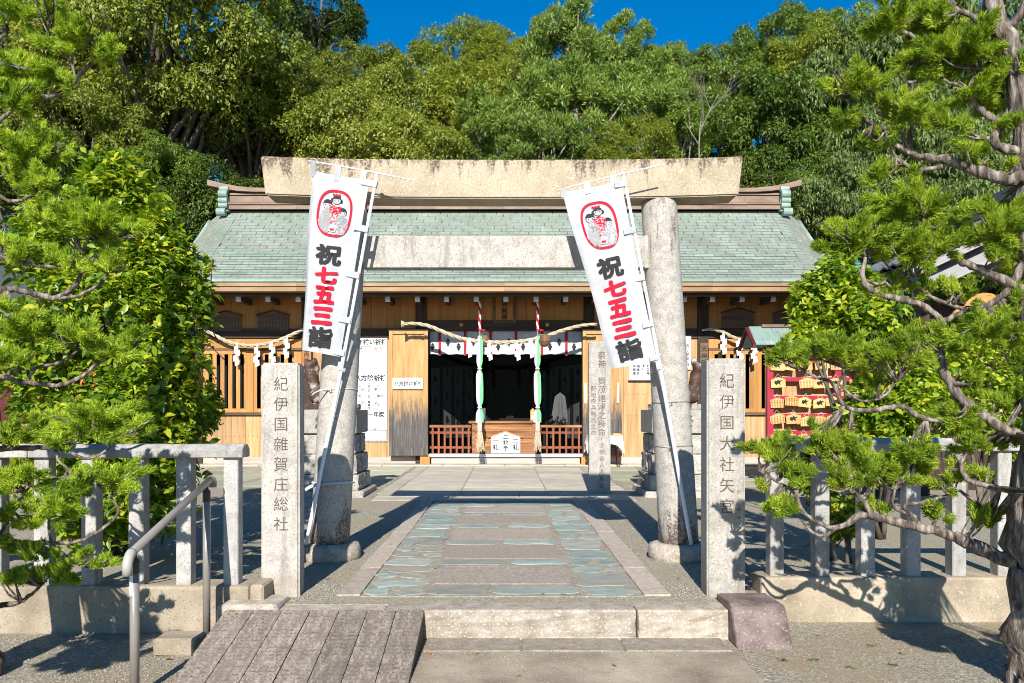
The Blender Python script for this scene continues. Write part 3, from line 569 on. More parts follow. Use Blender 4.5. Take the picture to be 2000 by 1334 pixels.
# ------------------------------------------------------------------ banners
def banner(label, tl, tr, br, bl, pole_top, pole_bot, rod_a, rod_b, seed, side):
    rnd = random.Random(seed)
    YT, YB = 6.62, 6.76
    tl, tr, br, bl = P(*tl, YT), P(*tr, YT), P(*br, 6.68), P(*bl, 6.66)
    pt, pb = P(*pole_top, YT + 0.01), P(*pole_bot, YB)
    t = thing('banner_flag', label, 'banner', pb, 'festival banners tied to the gate')
    ph = rnd.uniform(0, 6)
    def pos(u, v, off=0.0):
        a = tl.lerp(tr, u); b = bl.lerp(br, u); p = a.lerp(b, v)
        free = (1 - u) if side > 0 else (1 - u)
        sag = 0.016 * math.sin(math.pi * u) * (1 - v) ** 6
        wv = 0.018 * math.sin(5.0 * v + 2.2 * u + ph) * (0.3 + free) + 0.007 * math.sin(16 * u + 3 * v + ph) * v + 0.005 * math.sin(11 * v - 6 * u + ph)
        curl = -0.10 * max(0, (0.12 - u) / 0.12) ** 1.6 * (0.25 + v) * (1 if side < 0 else 0.35)
        p = p + Vector((0.006 * math.sin(9 * v + ph) * free, wv - off + (-curl), -sag))
        return p
    NU, NV = 28, 64
    vs = [pos(i / NU, j / NV) for j in range(NV + 1) for i in range(NU + 1)]
    fs = [(j * (NU + 1) + i, j * (NU + 1) + i + 1, (j + 1) * (NU + 1) + i + 1, (j + 1) * (NU + 1) + i) for j in range(NV) for i in range(NU)]
    cloth = link('cloth', MB().add(vs, fs), 'banner_cloth', t, smooth=True)
    W = (tr - tl).length; H = ((bl - tl).length + (br - tr).length) / 2
    def fill(mb, pts, off, m=0):        # pts in (u,v)
        mb.add([pos(u, v, off) for u, v in pts], [tuple(range(len(pts)))], m)
    def letter(ch, u, v, wu, hv, m, bold):
        vs2, fs2 = glyph(ch, 0.0); xs = [a for a, b in vs2]; ys = [b for a, b in vs2]
        cx, cy = (min(xs) + max(xs)) / 2, (min(ys) + max(ys)) / 2; sx, sy = max(xs) - min(xs), max(ys) - min(ys)
        vv = []
        mb = MB(); fat = bold
        for q in range(9):       # overlapping prints of the stroke make the fat round brush line
            ox, oy = (0, 0) if q == 8 else (fat * math.cos(q * math.pi / 4), fat * math.sin(q * math.pi / 4))
            mb.add([pos(u + (a + ox - cx) / (sx + 2 * fat) * wu, v - (b + oy - cy) / (sy + 2 * fat) * hv - (a - cx) * 0.012, 0.007 + q * .0004) for a, b in vs2], fs2)
        link('printed_character', mb, m, cloth)
    letter('祝', 0.475, 0.452, 0.50, 0.115, 'print_black', 0.042)
    letter('七', 0.47, 0.567, 0.47, 0.092, 'print_red', 0.055)
    letter('五', 0.46, 0.676, 0.45, 0.100, 'print_red', 0.055)
    letter('三', 0.46, 0.792, 0.48, 0.100, 'print_red', 0.062)
    letter('詣', 0.475, 0.912, 0.56, 0.118, 'print_black', 0.042)
    # round-ended emblem with three children in festival dress
    cu, cv, ru, rv = 0.485, 0.217, 0.315, 0.133
    asp = W / H
    def oval(k):
        out = []
        for a in np.linspace(0, 2 * math.pi, 49)[:-1]:
            x, y = math.cos(a), math.sin(a); n = 2.6
            out.append((math.copysign(abs(x) ** (2 / n), x) * k, math.copysign(abs(y) ** (2 / n), y) * (1 - (1 - k) * ru / rv * asp)))
        return [(cu + x * ru, cv + y * rv) for x, y in out]
    o1, o2 = oval(1.0), oval(0.875); n = len(o1)
    link('emblem_ring', MB().add([pos(*p, 0.008) for p in o1 + o2], [(i, (i + 1) % n, (i + 1) % n + n, i + n) for i in range(n)]), 'print_red', cloth)
    def E(x, y): return (cu + x * ru, cv + y * rv)          # emblem coordinates -1..1
    def disc(mb, x, y, rx, ry, off, m, a0=0, a1=2 * math.pi, n=20): fill(mb, [E(x + rx * math.cos(a), y + ry * math.sin(a)) for a in np.linspace(a0, a1, n)], off, m)
    mb = MB()   # 0 white, 1 black, 2 red, 3 grey
    k = 1.0
    def child(x, y, r, girl):
        ry = r * ru * asp / rv
        if girl:
            disc(mb, x - r * 1.05, y + 0.02, r * 0.42, ry * 0.42, 0.0085, 1); disc(mb, x + r * 1.05, y + 0.05, r * 0.42, ry * 0.42, 0.0085, 1)
            for q in range(5): disc(mb, x - 0.05 + 0.09 * (q - 2), y - ry * 1.12 + 0.03 * (q % 2), 0.055, 0.045, 0.0105, 2)
        disc(mb, x, y, r * 1.05, ry * 1.05, 0.009, 1); disc(mb, x, y + ry * 0.06, r * 0.97, ry * 0.95, 0.0095, 0)
        disc(mb, x, y - ry * 0.05, r * 1.05, ry * 1.0, 0.010, 1, math.pi * 1.02, math.pi * 1.98)
        fill(mb, [E(x - r * 1.03, y - ry * 0.1), E(x - r * 0.85, y + ry * 0.15), E(x - r * 0.75, y - ry * 0.2)], 0.010, 1)
        fill(mb, [E(x + r * 1.03, y - ry * 0.1), E(x + r * 0.85, y + ry * 0.15), E(x + r * 0.75, y - ry * 0.2)], 0.010, 1)
        for e in (-1, 1): disc(mb, x + e * r * 0.48, y + ry * 0.22, r * 0.11, ry * 0.17, 0.0105, 1, n=10)
        fill(mb, [E(x - r * 0.2, y + ry * 0.62), E(x + r * 0.2, y + ry * 0.62), E(x, y + ry * 0.72)], 0.0105, 2)
    def robe(pts, off, m): fill(mb, [E(*p) for p in pts], off, m)
    def hatch(pts, rows, m, step, dens):
        xs0 = min(p[0] for p in pts); xs1 = max(p[0] for p in pts); ys0 = min(p[1] for p in pts); ys1 = max(p[1] for p in pts)
        for _ in range(dens):
            x, y = rnd.uniform(xs0, xs1), rnd.uniform(ys0, ys1)
            inside = False
            for i in range(len(pts)):
                (ax, ay), (bx_, by_) = pts[i], pts[i - 1]
                if (ay > y) != (by_ > y) and x < (bx_ - ax) * (y - ay) / (by_ - ay) + ax: inside = not inside
            if inside:
                a, b = (step, step * 0.35) if rows == 'd' else (0.012, step)
                robe([(x - a, y - b), (x + a, y - b), (x + a, y + b), (x - a, y + b)], 0.0115, m)
    gd = [(-0.30, -0.28), (0.05, -0.36), (0.38, -0.25), (0.35, 0.25), (0.18, 0.80), (-0.22, 0.80), (-0.30, 0.2)]
    b1 = [(-0.62, -0.10), (-0.40, -0.18), (-0.16, -0.10), (-0.02, 0.45), (-0.25, 0.5), (-0.22, 0.85), (-0.62, 0.78), (-0.88, 0.42)]
    b2 = [(0.30, 0.10), (0.50, 0.02), (0.72, 0.10), (0.86, 0.5), (0.66, 0.86), (0.22, 0.9), (0.26, 0.5), (0.05, 0.48)]
    robe(gd, 0.0086, 0); hatch(gd[:3] + [(0.3, 0.05), (-0.28, 0.05)], 'd', 2, 0.05, 90); hatch([(-0.28, 0.05), (0.3, 0.05), (0.15, 0.45), (-0.2, 0.45)], 'd', 2, 0.035, 45)
    robe([(-0.16, 0.66), (0.12, 0.66), (0.08, 0.74), (-0.12, 0.74)], 0.0116, 2)
    robe(b1, 0.0090, 0); hatch(b1, 'v', 3, 0.10, 240); hatch([(-0.6, 0.0), (-0.2, 0.0), (-0.1, 0.35), (-0.5, 0.3)], 'd', 1, 0.02, 50)
    robe(b2, 0.0090, 0); hatch(b2, 'd', 3, 0.03, 240); hatch(b2, 'd', 1, 0.016, 60)
    robe([(-0.2, 0.42), (-0.05, 0.40), (-0.06, 0.46), (-0.2, 0.47)], 0.0117, 2); robe([(0.6, 0.58), (0.76, 0.56), (0.75, 0.62), (0.62, 0.63)], 0.0117, 2)
    child(0.05, -0.58, 0.235, True); child(-0.44, -0.34, 0.25, False); child(0.47, -0.08, 0.22, False)
    link('emblem_picture', mb, ['banner_cloth', 'print_black', 'print_red', 'print_grey'], cloth)
    # pole, rod, loops and ties
    ends = smooth_line([pt, pt.lerp(pb, 0.5) + Vector((0.012, 0.01, 0)), pb], 6)
    pole = link('pole', MB().tube(ends, [0.0135] * 6 + [0.0165] * (len(ends) - 6), 12), 'pole_white', t, smooth=True)
    link('pole_cap', MB().cyl(pt, pt + (pt - pb).normalized() * 0.03, 0.017, n=12), 'pole_white', pole)
    link('pole_joint', MB().cyl(pt.lerp(pb, 0.52), pt.lerp(pb, 0.50), 0.021, n=12), 'pole_white', pole)
    ra, rb = P(*rod_a, YT - 0.005), P(*rod_b, YT - 0.005); link('cross_rod', MB().tube(smooth_line([ra, ra.lerp(rb, .5) + Vector((0, 0, .006)), rb], 5), 0.0065, 8), 'pole_white', t, smooth=True)
    for u in (0.02, 0.44, 0.88):
        q = pos(u, 0.012); s = (q - ra).dot(rb - ra) / (rb - ra).length_squared; r = ra + (rb - ra) * s
        d = (rb - ra).normalized(); hw = 0.026 if u > 0.1 else 0.02
        mb2 = MB(); up = (r - q).normalized() * 0.02
        mb2.add([q - d * hw + Vector((0, -.004, -.03)), q + d * hw + Vector((0, -.004, -.03)), r + d * hw + up * .5 + Vector((0, -.011, 0)), r - d * hw + up * .5 + Vector((0, -.011, 0)), r + d * hw + up * .5 + Vector((0, .011, 0)), r - d * hw + up * .5 + Vector((0, .011, 0)), q + d * hw + Vector((0, .008, 0)), q - d * hw + Vector((0, .008, 0))], [(0, 1, 2, 3), (3, 2, 4, 5), (5, 4, 6, 7)])
        link('rod_loop', mb2, 'banner_cloth', t)
    for v in (0.02, 0.275, 0.535, 0.79, 0.975):
        q = pos(0.97, v); s = (q - pt).dot(pb - pt) / (pb - pt).length_squared; r = pt + (pb - pt) * s; d = (pb - pt).normalized(); hh = 0.026; e = (r - q).normalized()
        q0 = q - e * 0.05
        mb2 = MB().add([q0 - d * hh + Vector((0, -.006, 0)), q0 + d * hh + Vector((0, -.006, 0)), r + d * hh + e * .018 + Vector((0, -.02, 0)), r - d * hh + e * .018 + Vector((0, -.02, 0)), r + d * hh + e * .02 + Vector((0, .02, 0)), r - d * hh + e * .02 + Vector((0, .02, 0)), q + d * hh + Vector((0, .01, 0)), q - d * hh + Vector((0, .01, 0))], [(0, 1, 2, 3), (3, 2, 4, 5), (5, 4, 6, 7)])
        link('pole_loop', mb2, 'banner_cloth', t)
    return t
def tie(label, s, z, r, m, tail):
    c = Vector((along(z, s), TY, z)); rr = 0.172 - 0.018 * z / 3 + r; pts = []
    for a in np.linspace(0, 2 * math.pi, 40): pts.append(c + Vector((rr * math.cos(a - 1.9), rr * math.sin(a - 1.9), 0.012 * math.sin(a * 1.5) - 0.01 * a / 6.28)))
    mb = MB().tube(pts, r, 6); k = pts[0]
    mb.tube([pts[-1], k + Vector((-.02 * s, -.05, 0.0)), k + Vector((0.03, -.052, 0.005)), pts[1]], r, 6)
    if tail: mb.tube(smooth_line([k, k + Vector((-.05, -.05, -.005)), k + Vector((-.1, -.06, -.025)), k + Vector((-.13, -.06, -.05))], 3), [r * 1.6] * 9 + [r * 0.8], 6)
    return tag(link('tie_cord', mb, m), label, 'cord', 'cords round the gate pillars')
banner('white festival banner whose pole leans right across the pillar near the handrail', (606, 330), (722, 350), (664, 697), (584, 682), (735, 345), (598, 1063), (602, 314), (811, 353), 3, -1)
banner('white festival banner whose pole leans left across the pillar near the juniper', (1098, 374), (1212, 352), (1283, 706), (1197, 720), (1218, 343), (1350, 1063), (1088, 372), (1292, 322), 9, 1)
tie('thin wire tied round the pillar just under the flag cloth, beside the octagon-chart notice board', -1, 1.47, 0.004, 'string_white', True)
tie('white plastic cord tied low round the pillar beside the handrail', -1, 0.66, 0.010, 'string_white', True)
tie('thin wire tied round the pillar near the juniper at chest height', 1, 1.36, 0.004, 'wire', False)
tie('thin wire tied round the pillar near the juniper at waist height', 1, 0.98, 0.004, 'wire', False)
# ------------------------------------------------------------------ shrine hall
WY = 18.6; K = WY / F
def bx(x): return (x - HX) * K
def bz(y): return CH + (HY - y) * K
hall = thing('shrine_hall', 'wooden shrine hall with green copper shingle roof behind the gate', 'shrine', (0, 20, 0))
_bm = {}
def boards(xa, xb, z0, z1, y, m, name='wall_board', wd=0.325, th=0.025, parent=None):
    n = max(1, round((xb - xa) / wd)); d = (xb - xa) / n; key = (round(d, 4), round(z1 - z0, 4), m)
    if key not in _bm: _bm[key] = MB().box(0.0015, d - 0.0015, 0, th, 0, z1 - z0).mesh(0.003)
    for k in range(n): link(name, _bm[key], m, parent or hall, loc=(xa + k * d, y + (k % 2) * 0.002, z0))
def beam(name, x0, x1, y0, y1, z0, z1, m, bev=0.006, parent=None): return link(name, MB().box(x0, x1, y0, y1, z0, z1).mesh(bev), m, parent or hall)
posts = [(383, 397), (590, 611), (812, 833), (1140, 1160), (1362, 1383), (1575, 1592)]
for a, b in posts: beam('post', bx(a), bx(b), WY - 0.05, WY + 0.16, 0.05, 4.02, 'wood_dark_v')
# boarding, bay by bay
dow = []
for k, (a, b) in enumerate(zip(posts[:-1], posts[1:])):
    xa, xb = bx(a[1]), bx(b[0])
    boards(xa, xb, bz(642) if k != 2 else bz(626), 4.02, WY, 'wood_upper')
    for z in (bz(583), bz(619)):
        x = xa + 0.09
        while x < xb - 0.05: dow.append((x, WY - 0.001, z)); x += 0.107
    if k == 2:
        beam('door_lintel', xa + .002, xb - .002, WY - 0.03, WY + 0.12, bz(645), bz(626), 'wood_dark')
    else:
        beam('wall_beam', xa + .002, xb - .002, WY - 0.045, WY + 0.06, bz(661), bz(642), 'wood_dark')
        beam('base_board', xa + .002, xb - .002, WY - 0.02, WY + 0.05, 0.035, bz(893), 'wood_grey')
    if k in (1, 3):
        boards(xa, xb, bz(893), bz(661), WY, 'wood_lower')
        for z in (bz(770), bz(812), bz(850)):
            x = xa + 0.09
            while x < xb - 0.05: dow.append((x, WY - 0.001, z)); x += 0.107
    if k in (0, 4):
        beam('window_head', xa + .002, xb - .002, WY - 0.012, WY + 0.05, bz(680), bz(661.5), 'wood_light')
        beam('window_rail', xa + .002, xb - .002, WY - 0.05, WY + 0.05, bz(684.5), bz(680.2), 'wood_old')
        beam('window_sill', xa + .002, xb - .002, WY - 0.06, WY + 0.05, bz(811), bz(806), 'wood_old')
        boards(xa, xb, bz(893), bz(811.2), WY, 'wood_lower')
        for z in (bz(852),):
            x = xa + 0.09
            while x < xb - 0.05: dow.append((x, WY - 0.001, z)); x += 0.107
        # two sliding lattice panels
        mid = (xa + xb) / 2
        for q, (p0, p1) in enumerate(((xa + .01, mid + 0.03), (mid - 0.03, xb - .01))):
            yy = WY - 0.035 + q * 0.035; win = link('lattice_panel', MB().box(p0, p1, yy, yy + 0.03, bz(692), bz(685)).box(p0, p1, yy, yy + .03, bz(805.5), bz(798)).box(p0, p0 + .13, yy, yy + .03, bz(798), bz(692)).box(p1 - .13, p1, yy, yy + .03, bz(798), bz(692)), 'wood_light', hall)
            n = 5; x0, x1 = p0 + 0.13, p1 - 0.13; d = (x1 - x0) / n; sm = MB().box(0, d * 0.53, 0, 0.022, 0, bz(692) - bz(798)).mesh(0.002)
            for i in range(n): link('slat', sm, 'wood_light', win, loc=(x0 + d * (i + 0.47), yy + 0.004, bz(798)))
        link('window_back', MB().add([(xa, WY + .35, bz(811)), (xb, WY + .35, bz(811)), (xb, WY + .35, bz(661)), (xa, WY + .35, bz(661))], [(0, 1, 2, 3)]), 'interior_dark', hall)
mb = MB()
for x, y, z in dow: mb.box(x - .006, x + .006, y - .004, y + .004, z - .007, z + .007)
link('dowel_ends', mb, 'wood_dark', hall, kind='stuff')
# shell of the building
hx0, hx1 = bx(383), bx(1592)
link('side_wall', MB().box(hx0, hx0 + 0.12, WY + .17, 23, 0.03, 4.6), 'wood_dark_v', hall); link('side_wall', MB().box(hx1 - 0.12, hx1, WY + .17, 23, 0.03, 4.6), 'wood_dark_v', hall)
link('back_wall', MB().box(hx0 - .01, hx1 + .01, 23.01, 23.13, 0.03, 4.6), 'wood_dark_v', hall)
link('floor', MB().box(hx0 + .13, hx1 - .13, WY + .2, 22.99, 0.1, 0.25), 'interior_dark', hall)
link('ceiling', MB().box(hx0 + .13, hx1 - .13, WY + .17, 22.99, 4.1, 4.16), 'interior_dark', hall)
# threshold
beam('threshold', bx(843), bx(1132), WY - 0.10, WY + 0.1, 0.036, bz(893), 'wood_grey'); beam('sill_plate', bx(838), bx(1137), WY - 0.16, WY + 0.12, bz(892), bz(886), 'metal_sill')
beam('step_block', bx(822), bx(841), WY - 0.2, WY - 0.02, 0.036, bz(889), 'wood_light'); beam('step_block', bx(1134), bx(1150), WY - 0.2, WY - 0.02, 0.036, bz(889), 'wood_light')
for s in (-1, 1):
    x = bx(834) if s < 0 else bx(1139)
    beam('door_jamb', x - .03, x + .03, WY - 0.02, WY + 0.1, bz(886), bz(645), 'wood_dark_v')
# opened door leaves standing in front of the wall
for px0, px1, nm in ((760, 836, 0), (1138, 1215, 1)):
    a, b = P(px0, 0, 18.38).x, P(px1, 0, 18.38).x; z0, z1 = P(0, 890, 18.38).z, P(0, 646, 18.38).z
    leaf = link('door_leaf', MB().box(a, b, 18.39, 18.42, z0, z1), 'wood_door', hall)
    for x0, x1, q0, q1 in ((a, a + .085, z0, z1), (b - .085, b, z0, z1), (a + .085, b - .085, z1 - .08, z1), (a + .085, b - .085, z0, z0 + .19)):
        link('door_stile', MB().box(x0, x1, 18.355, 18.389, q0, q1).mesh(0.004), 'wood_door', leaf)
    link('door_trim', MB().box(a - .01, b + .01, 18.34, 18.44, z1 + .002, z1 + .03), 'wood_old', leaf)
    if nm == 1:
        for x in (a + 0.06, b - 0.10): link('paper_strip', MB().box(x - 0.02, x + 0.025, 18.348, 18.354, 1.45, 1.92), 'paper', leaf)
# roof
EY, RY = 17.15, 20.2; EZ, RZ = 4.10, 6.42; HALF = 7.5
def roof_z(t): return EZ + (RZ - EZ) * (0.80 * t + 0.20 * t * t)
def roof_p(x, t):
    e = max(0.0, (abs(x) - (HALF - 0.75)) / 0.75); return Vector((x, EY + (RY - EY) * t, roof_z(t) - 0.34 * e * e * (0.35 + 0.65 * t)))
roof = link('roof', MB().add([roof_p(x, t) - Vector((0, 0, .02)) for t in np.linspace(0, 1, 9) for x in np.linspace(-HALF, HALF, 61)],
    [(j * 61 + i, j * 61 + i + 1, (j + 1) * 61 + i + 1, (j + 1) * 61 + i) for j in range(8) for i in range(60)]), 'copper_dark', hall)
link('rear_roof', MB().add([(x, RY + (RY - EY) * (1 - t) * 1.0, roof_p(x, t).z - .02) for t in np.linspace(1, 0, 5) for x in np.linspace(-HALF, HALF, 31)],
    [(j * 31 + i, j * 31 + i + 1, (j + 1) * 31 + i + 1, (j + 1) * 31 + i) for j in range(4) for i in range(30)]), 'copper_green', roof)
NR = 26; SW = 0.47; TH = 0.021; FLAT = HALF - 0.78
rest = MB(); nobj = 0; xs_edge = [FLAT + q for q in (0.0, 0.2, 0.4, 0.6, 0.78)]
for r in range(NR):
    t0, t1 = r / NR, (r + 1.12) / NR; t1 = min(t1, 1)
    p0, p1 = roof_p(0, t0), roof_p(0, t1); ln = (p1 - p0).length; ang = math.atan2(p1.z - p0.z, p1.y - p0.y)
    sm = MB().add([(0.005, 0, 0.0), (SW - .005, 0, 0.0), (SW - .005, ln, 0.0), (0.005, ln, 0.0), (0.005, 0, TH), (SW - .005, 0, TH), (SW - .005, ln, 0.001), (0.005, ln, 0.001)], [(4, 5, 6, 7)]).add([(0.005, 0, 0.0), (SW - .005, 0, 0.0), (SW - .005, 0, TH), (.005, 0, TH)], [(0, 1, 2, 3)], 1)
    off = (r * 0.62) % 1.0 * SW; x = -FLAT - SW + off; me = None
    cells = []
    while x < FLAT:
        a, b = max(x, -FLAT), min(x + SW, FLAT)
        if b - a > 0.03: cells.append((a, b))
        x += SW
    for a, b in cells:
        if nobj < 300 and b - a > SW - 0.01:
            if me is None: me = sm.mesh()
            link('shingle', me, ['copper_green', 'copper_brown'], roof, loc=(a, p0.y, p0.z), rot=(ang + R(-.004, .004), 0, 0)); nobj += 1
        else:
            e0 = R(0, .003)
            rest.add([(a + .007, p0.y, p0.z), (b - .007, p0.y, p0.z), (b - .007, p0.y, p0.z + TH + e0), (a + .007, p0.y, p0.z + TH + e0), (b - .007, p1.y, p1.z + .001), (a + .007, p1.y, p1.z + .001)], [(0, 1, 2, 3), (3, 2, 4, 5)]); rest.m[-2] = 1
    for s in (-1, 1):     # rows bending down along the verges
        for i in range(len(xs_edge) - 1):
            a, b = s * xs_edge[i], s * xs_edge[i + 1]
            qa, qb, qc, qd = roof_p(a, t0), roof_p(b, t0), roof_p(b, t1), roof_p(a, t1); u = Vector((0, 0, TH))
            rest.add([qa, qb, qb + u, qa + u, qc + Vector((0, 0, .002)), qd + Vector((0, 0, .002))], [(0, 1, 2, 3), (3, 2, 4, 5)]); rest.m[-2] = 1
link('shingle_rows', rest, ['copper_green', 'copper_brown'], roof, kind='stuff')
for s in (-1, 1):
    pts = [roof_p(s * HALF, t) + Vector((0, 0, .01)) for t in np.linspace(0, 1, 14)]
    link('verge_edge', MB().tube(pts, 0.05, 8), 'copper_green', roof, smooth=True)
# eaves: layered fascia, soffit, rafter arms with white end caps
for z0, z1, y, m in ((EZ - 0.035, EZ + 0.012, EY - 0.03, 'copper_green'), (EZ - 0.13, EZ - 0.036, EY + 0.0, 'copper_edge'), (EZ - 0.235, EZ - 0.131, EY + 0.03, 'copper_edge')):
    n = 10; d = 2 * HALF / n
    for k in range(n): link('fascia_band', MB().box(-HALF + k * d + .001, -HALF + (k + 1) * d - .001, y, y + 0.22, z0, z1), m, roof)
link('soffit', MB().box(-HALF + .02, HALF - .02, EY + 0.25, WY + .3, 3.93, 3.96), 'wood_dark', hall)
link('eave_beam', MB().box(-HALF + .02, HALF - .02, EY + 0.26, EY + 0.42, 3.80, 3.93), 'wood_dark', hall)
cm = MB().box(-.055, .055, 0, 0.012, 0, 0.14).box(-.055, .055, 0.0, 0.09, -0.006, 0.0).mesh(0.002)
for px in [407, 465, 523, 582, 640, 698, 757, 815, 872, 930, 988, 1047, 1105, 1163, 1221, 1279, 1337, 1392, 1450, 1511, 1569]:
    x = P(px, 0, 17.72).x; z = P(0, 588, 17.72).z
    arm = link('rafter', MB().box(x - .05, x + .05, 17.735, WY - .06, z + .01, z + 0.135), 'wood_dark', hall); link('rafter_cap', cm, 'cap_white', arm, loc=(x, 17.72, z))
# ridge
y0 = RY - 0.32; zb = P(0, 408, y0).z
for (pa, pb, dy, ex, m) in ((408, 401, 0.0, 6.95, 'copper_brown'), (399.5, 396, -0.03, 6.95, 'copper_brown'), (394, 382, 0.05, 6.9, 'copper_brown'), (380.5, 376.5, 0.02, 6.95, 'copper_brown')):
    z0_, z1_ = P(0, pa, y0).z, P(0, pb, y0).z; n = 16; d = 2 * ex / n
    for k in range(n): link('ridge_panel', MB().box(-ex + k * d + .0015, -ex + (k + 1) * d - .0015, y0 + dy, RY + 0.35 - dy, z0_, z1_), m, roof)
link('ridge_core', MB().box(-6.9, 6.9, y0 + 0.09, RY + 0.3, zb, P(0, 374, y0).z), 'copper_dark', roof)
n = 40; pr = []
for k in range(n + 1):
    x = -7.42 + 14.84 * k / n; e = max(0, abs(x) - 6.2) / 1.25; pr.append((x, P(0, 375.5, y0).z + 0.17 * e * e, 0.095 + 0.05 * e))
mb = MB()
for (x0, z0, h0), (x1, z1, h1) in zip(pr[:-1], pr[1:]):
    ya, yb = y0 - 0.06, RY + 0.3
    mb.add([(x0, ya, z0), (x1, ya, z1), (x1, yb, z1), (x0, yb, z0), (x0, ya, z0 + h0), (x1, ya, z1 + h1), (x1, yb, z1 + h1), (x0, yb, z0 + h0)], [(3, 2, 1, 0), (4, 5, 6, 7), (0, 1, 5, 4), (2, 3, 7, 6)] + ([(3, 0, 4, 7)] if x0 < -7.4 else []) + ([(1, 2, 6, 5)] if x1 > 7.4 else []))
link('ridge_cap', mb, 'copper_brown', roof)
for s in (-1, 1):        # scrolled end ornaments
    orn = link('ridge_ornament', MB().box(s * 7.0 - .09, s * 7.0 + .09, y0 - 0.02, RY + 0.3, zb - 0.06, P(0, 378, y0).z), 'copper_green', roof)
    for k, (dz, r, dx) in enumerate(((0.48, 0.07, 0), (0.36, 0.10, 0.02), (0.20, 0.07, 0.03), (0.07, 0.07, 0.02), (-0.09, 0.10, 0.07))):
        c = Vector((s * (7.0 + dx), y0 - 0.05, zb + dz)); pts = [c + Vector((-.11, 0, 0)), c + Vector((.11, 0, 0))]
        link('scroll', MB().cyl(pts[0], pts[1], r, n=16), 'copper_green', orn)
# ------------------------------------------------------------------ things on and in front of the hall
def crest(mb, x, y, z, s, m=0):
    for i, j in ((0, 0), (1, 0), (-1, 0), (0, 1), (0, -1), (.5, .5), (-.5, .5), (.5, -.5), (-.5, -.5), (0, 2), (0, -2), (.5, 1.4), (-.5, 1.4), (.5, -1.4), (-.5, -1.4)):
        cx, cz = x + i * s * 0.22, z + j * s * 0.2
        mb.add([(cx + s * .085 * math.cos(a), y, cz + s * .10 * math.sin(a)) for a in np.linspace(0, 6.28, 7)[:-1]], [tuple(range(6))], m)
# curtain under the door lintel
cur = thing('curtain', 'short white curtain with dark crests and red straps across the hall doorway', 'curtain', (0, WY + .2, bz(690)))
CX0, CX1 = bx(838), bx(1137); CY = WY + 0.15
def cfold(x, z): return CY + 0.018 * math.sin(x * 9) * (1.0 - (z - bz(690)) / 0.55) + 0.006 * math.sin(x * 31)
NX = 90; zs = np.linspace(bz(691), bz(646), 7)
link('cloth', MB().add([(CX0 + (CX1 - CX0) * i / NX, cfold(CX0 + (CX1 - CX0) * i / NX, z), z + (0.006 * math.sin(i * .9) if j == 0 else 0)) for j, z in enumerate(zs) for i in range(NX + 1)],
     [(j * (NX + 1) + i, j * (NX + 1) + i + 1, (j + 1) * (NX + 1) + i + 1, (j + 1) * (NX + 1) + i) for j in range(6) for i in range(NX)]), 'curtain_cloth', cur, smooth=True)
for px in (858, 908, 958, 1008, 1059, 1107): link('strap', MB().box(bx(px - 2.4), bx(px + 2.4), CY - 0.045, CY - 0.035, bz(694), bz(646)), 'strap_red', cur)
for k, px in enumerate((844, 874, 895, 924, 973, 994, 1022, 1046, 1075, 1093, 1122)):
    mb = MB(); x = bx(px); crest(mb, x, CY - 0.036, bz(667 if k % 2 else 676), 0.17); link('crest', mb, 'print_black', cur)
# interior: folding screens with crests, altar tables, paper wand
scr = []
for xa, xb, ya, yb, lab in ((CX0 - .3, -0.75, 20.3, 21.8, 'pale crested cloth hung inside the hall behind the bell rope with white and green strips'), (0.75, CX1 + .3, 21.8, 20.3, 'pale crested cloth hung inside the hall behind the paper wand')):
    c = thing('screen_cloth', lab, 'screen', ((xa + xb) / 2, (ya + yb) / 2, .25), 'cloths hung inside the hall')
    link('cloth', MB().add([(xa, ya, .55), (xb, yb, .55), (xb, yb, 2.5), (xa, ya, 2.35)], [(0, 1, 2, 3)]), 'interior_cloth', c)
    for q in np.linspace(0.1, 0.95, 5):
        x, y = xa + (xb - xa) * q, ya + (yb - ya) * q - 0.03; link('strap', MB().box(x - .05, x + .05, y - .01, y, .55, 2.38), 'interior_ink', c)
    mb = MB()
    for q in (0.2, 0.42, 0.62, 0.84):
        for z in (0.9, 1.5, 2.1): crest(mb, xa + (xb - xa) * q, ya + (yb - ya) * q - 0.03, z + (0.15 if q in (.42, .84) else 0), 0.2)
    link('crests', mb, 'interior_ink', c, kind='stuff')
t = thing('altar_table', 'dark low altar table with offering stands deep inside the hall', 'table', (0.1, 21.2, .25))
link('table_top', MB().box(-0.9, 1.1, 21.0, 21.5, 1.02, 1.07), 'altar_wood', t); link('shelf', MB().box(-0.9, 1.1, 21.0, 21.5, .68, .72), 'altar_wood', t)
for x in (-.85, -.2, .4, 1.05): link('leg', MB().box(x - .03, x + .03, 21.02, 21.08, .25, 1.02), 'altar_wood', t)
for x in (-0.55, 0.15, 0.85):
    o = thing('offering_stand', 'small footed offering stand on the altar table', 'stand', (x, 21.2, 1.07), 'offering stands on the altar')
    link('stand_foot', MB().box(x - .1, x + .1, 21.12, 21.28, 1.07, 1.28), 'altar_wood', o); link('tray', MB().box(x - .2, x + .2, 21.05, 21.35, 1.281, 1.34), 'altar_wood', o)
t = thing('paper_wand', 'white paper streamer wand on a dark stand inside the hall', 'wand', (bx(1095) * 1.05, 19.8, .25)); wx = P(1094, 0, 19.8).x
link('stand', MB().cyl((wx, 19.8, .25), (wx, 19.8, 1.5), .03, n=8).box(wx - .18, wx + .18, 19.65, 19.95, 0.25, .35), 'altar_wood', t)
mb = MB()
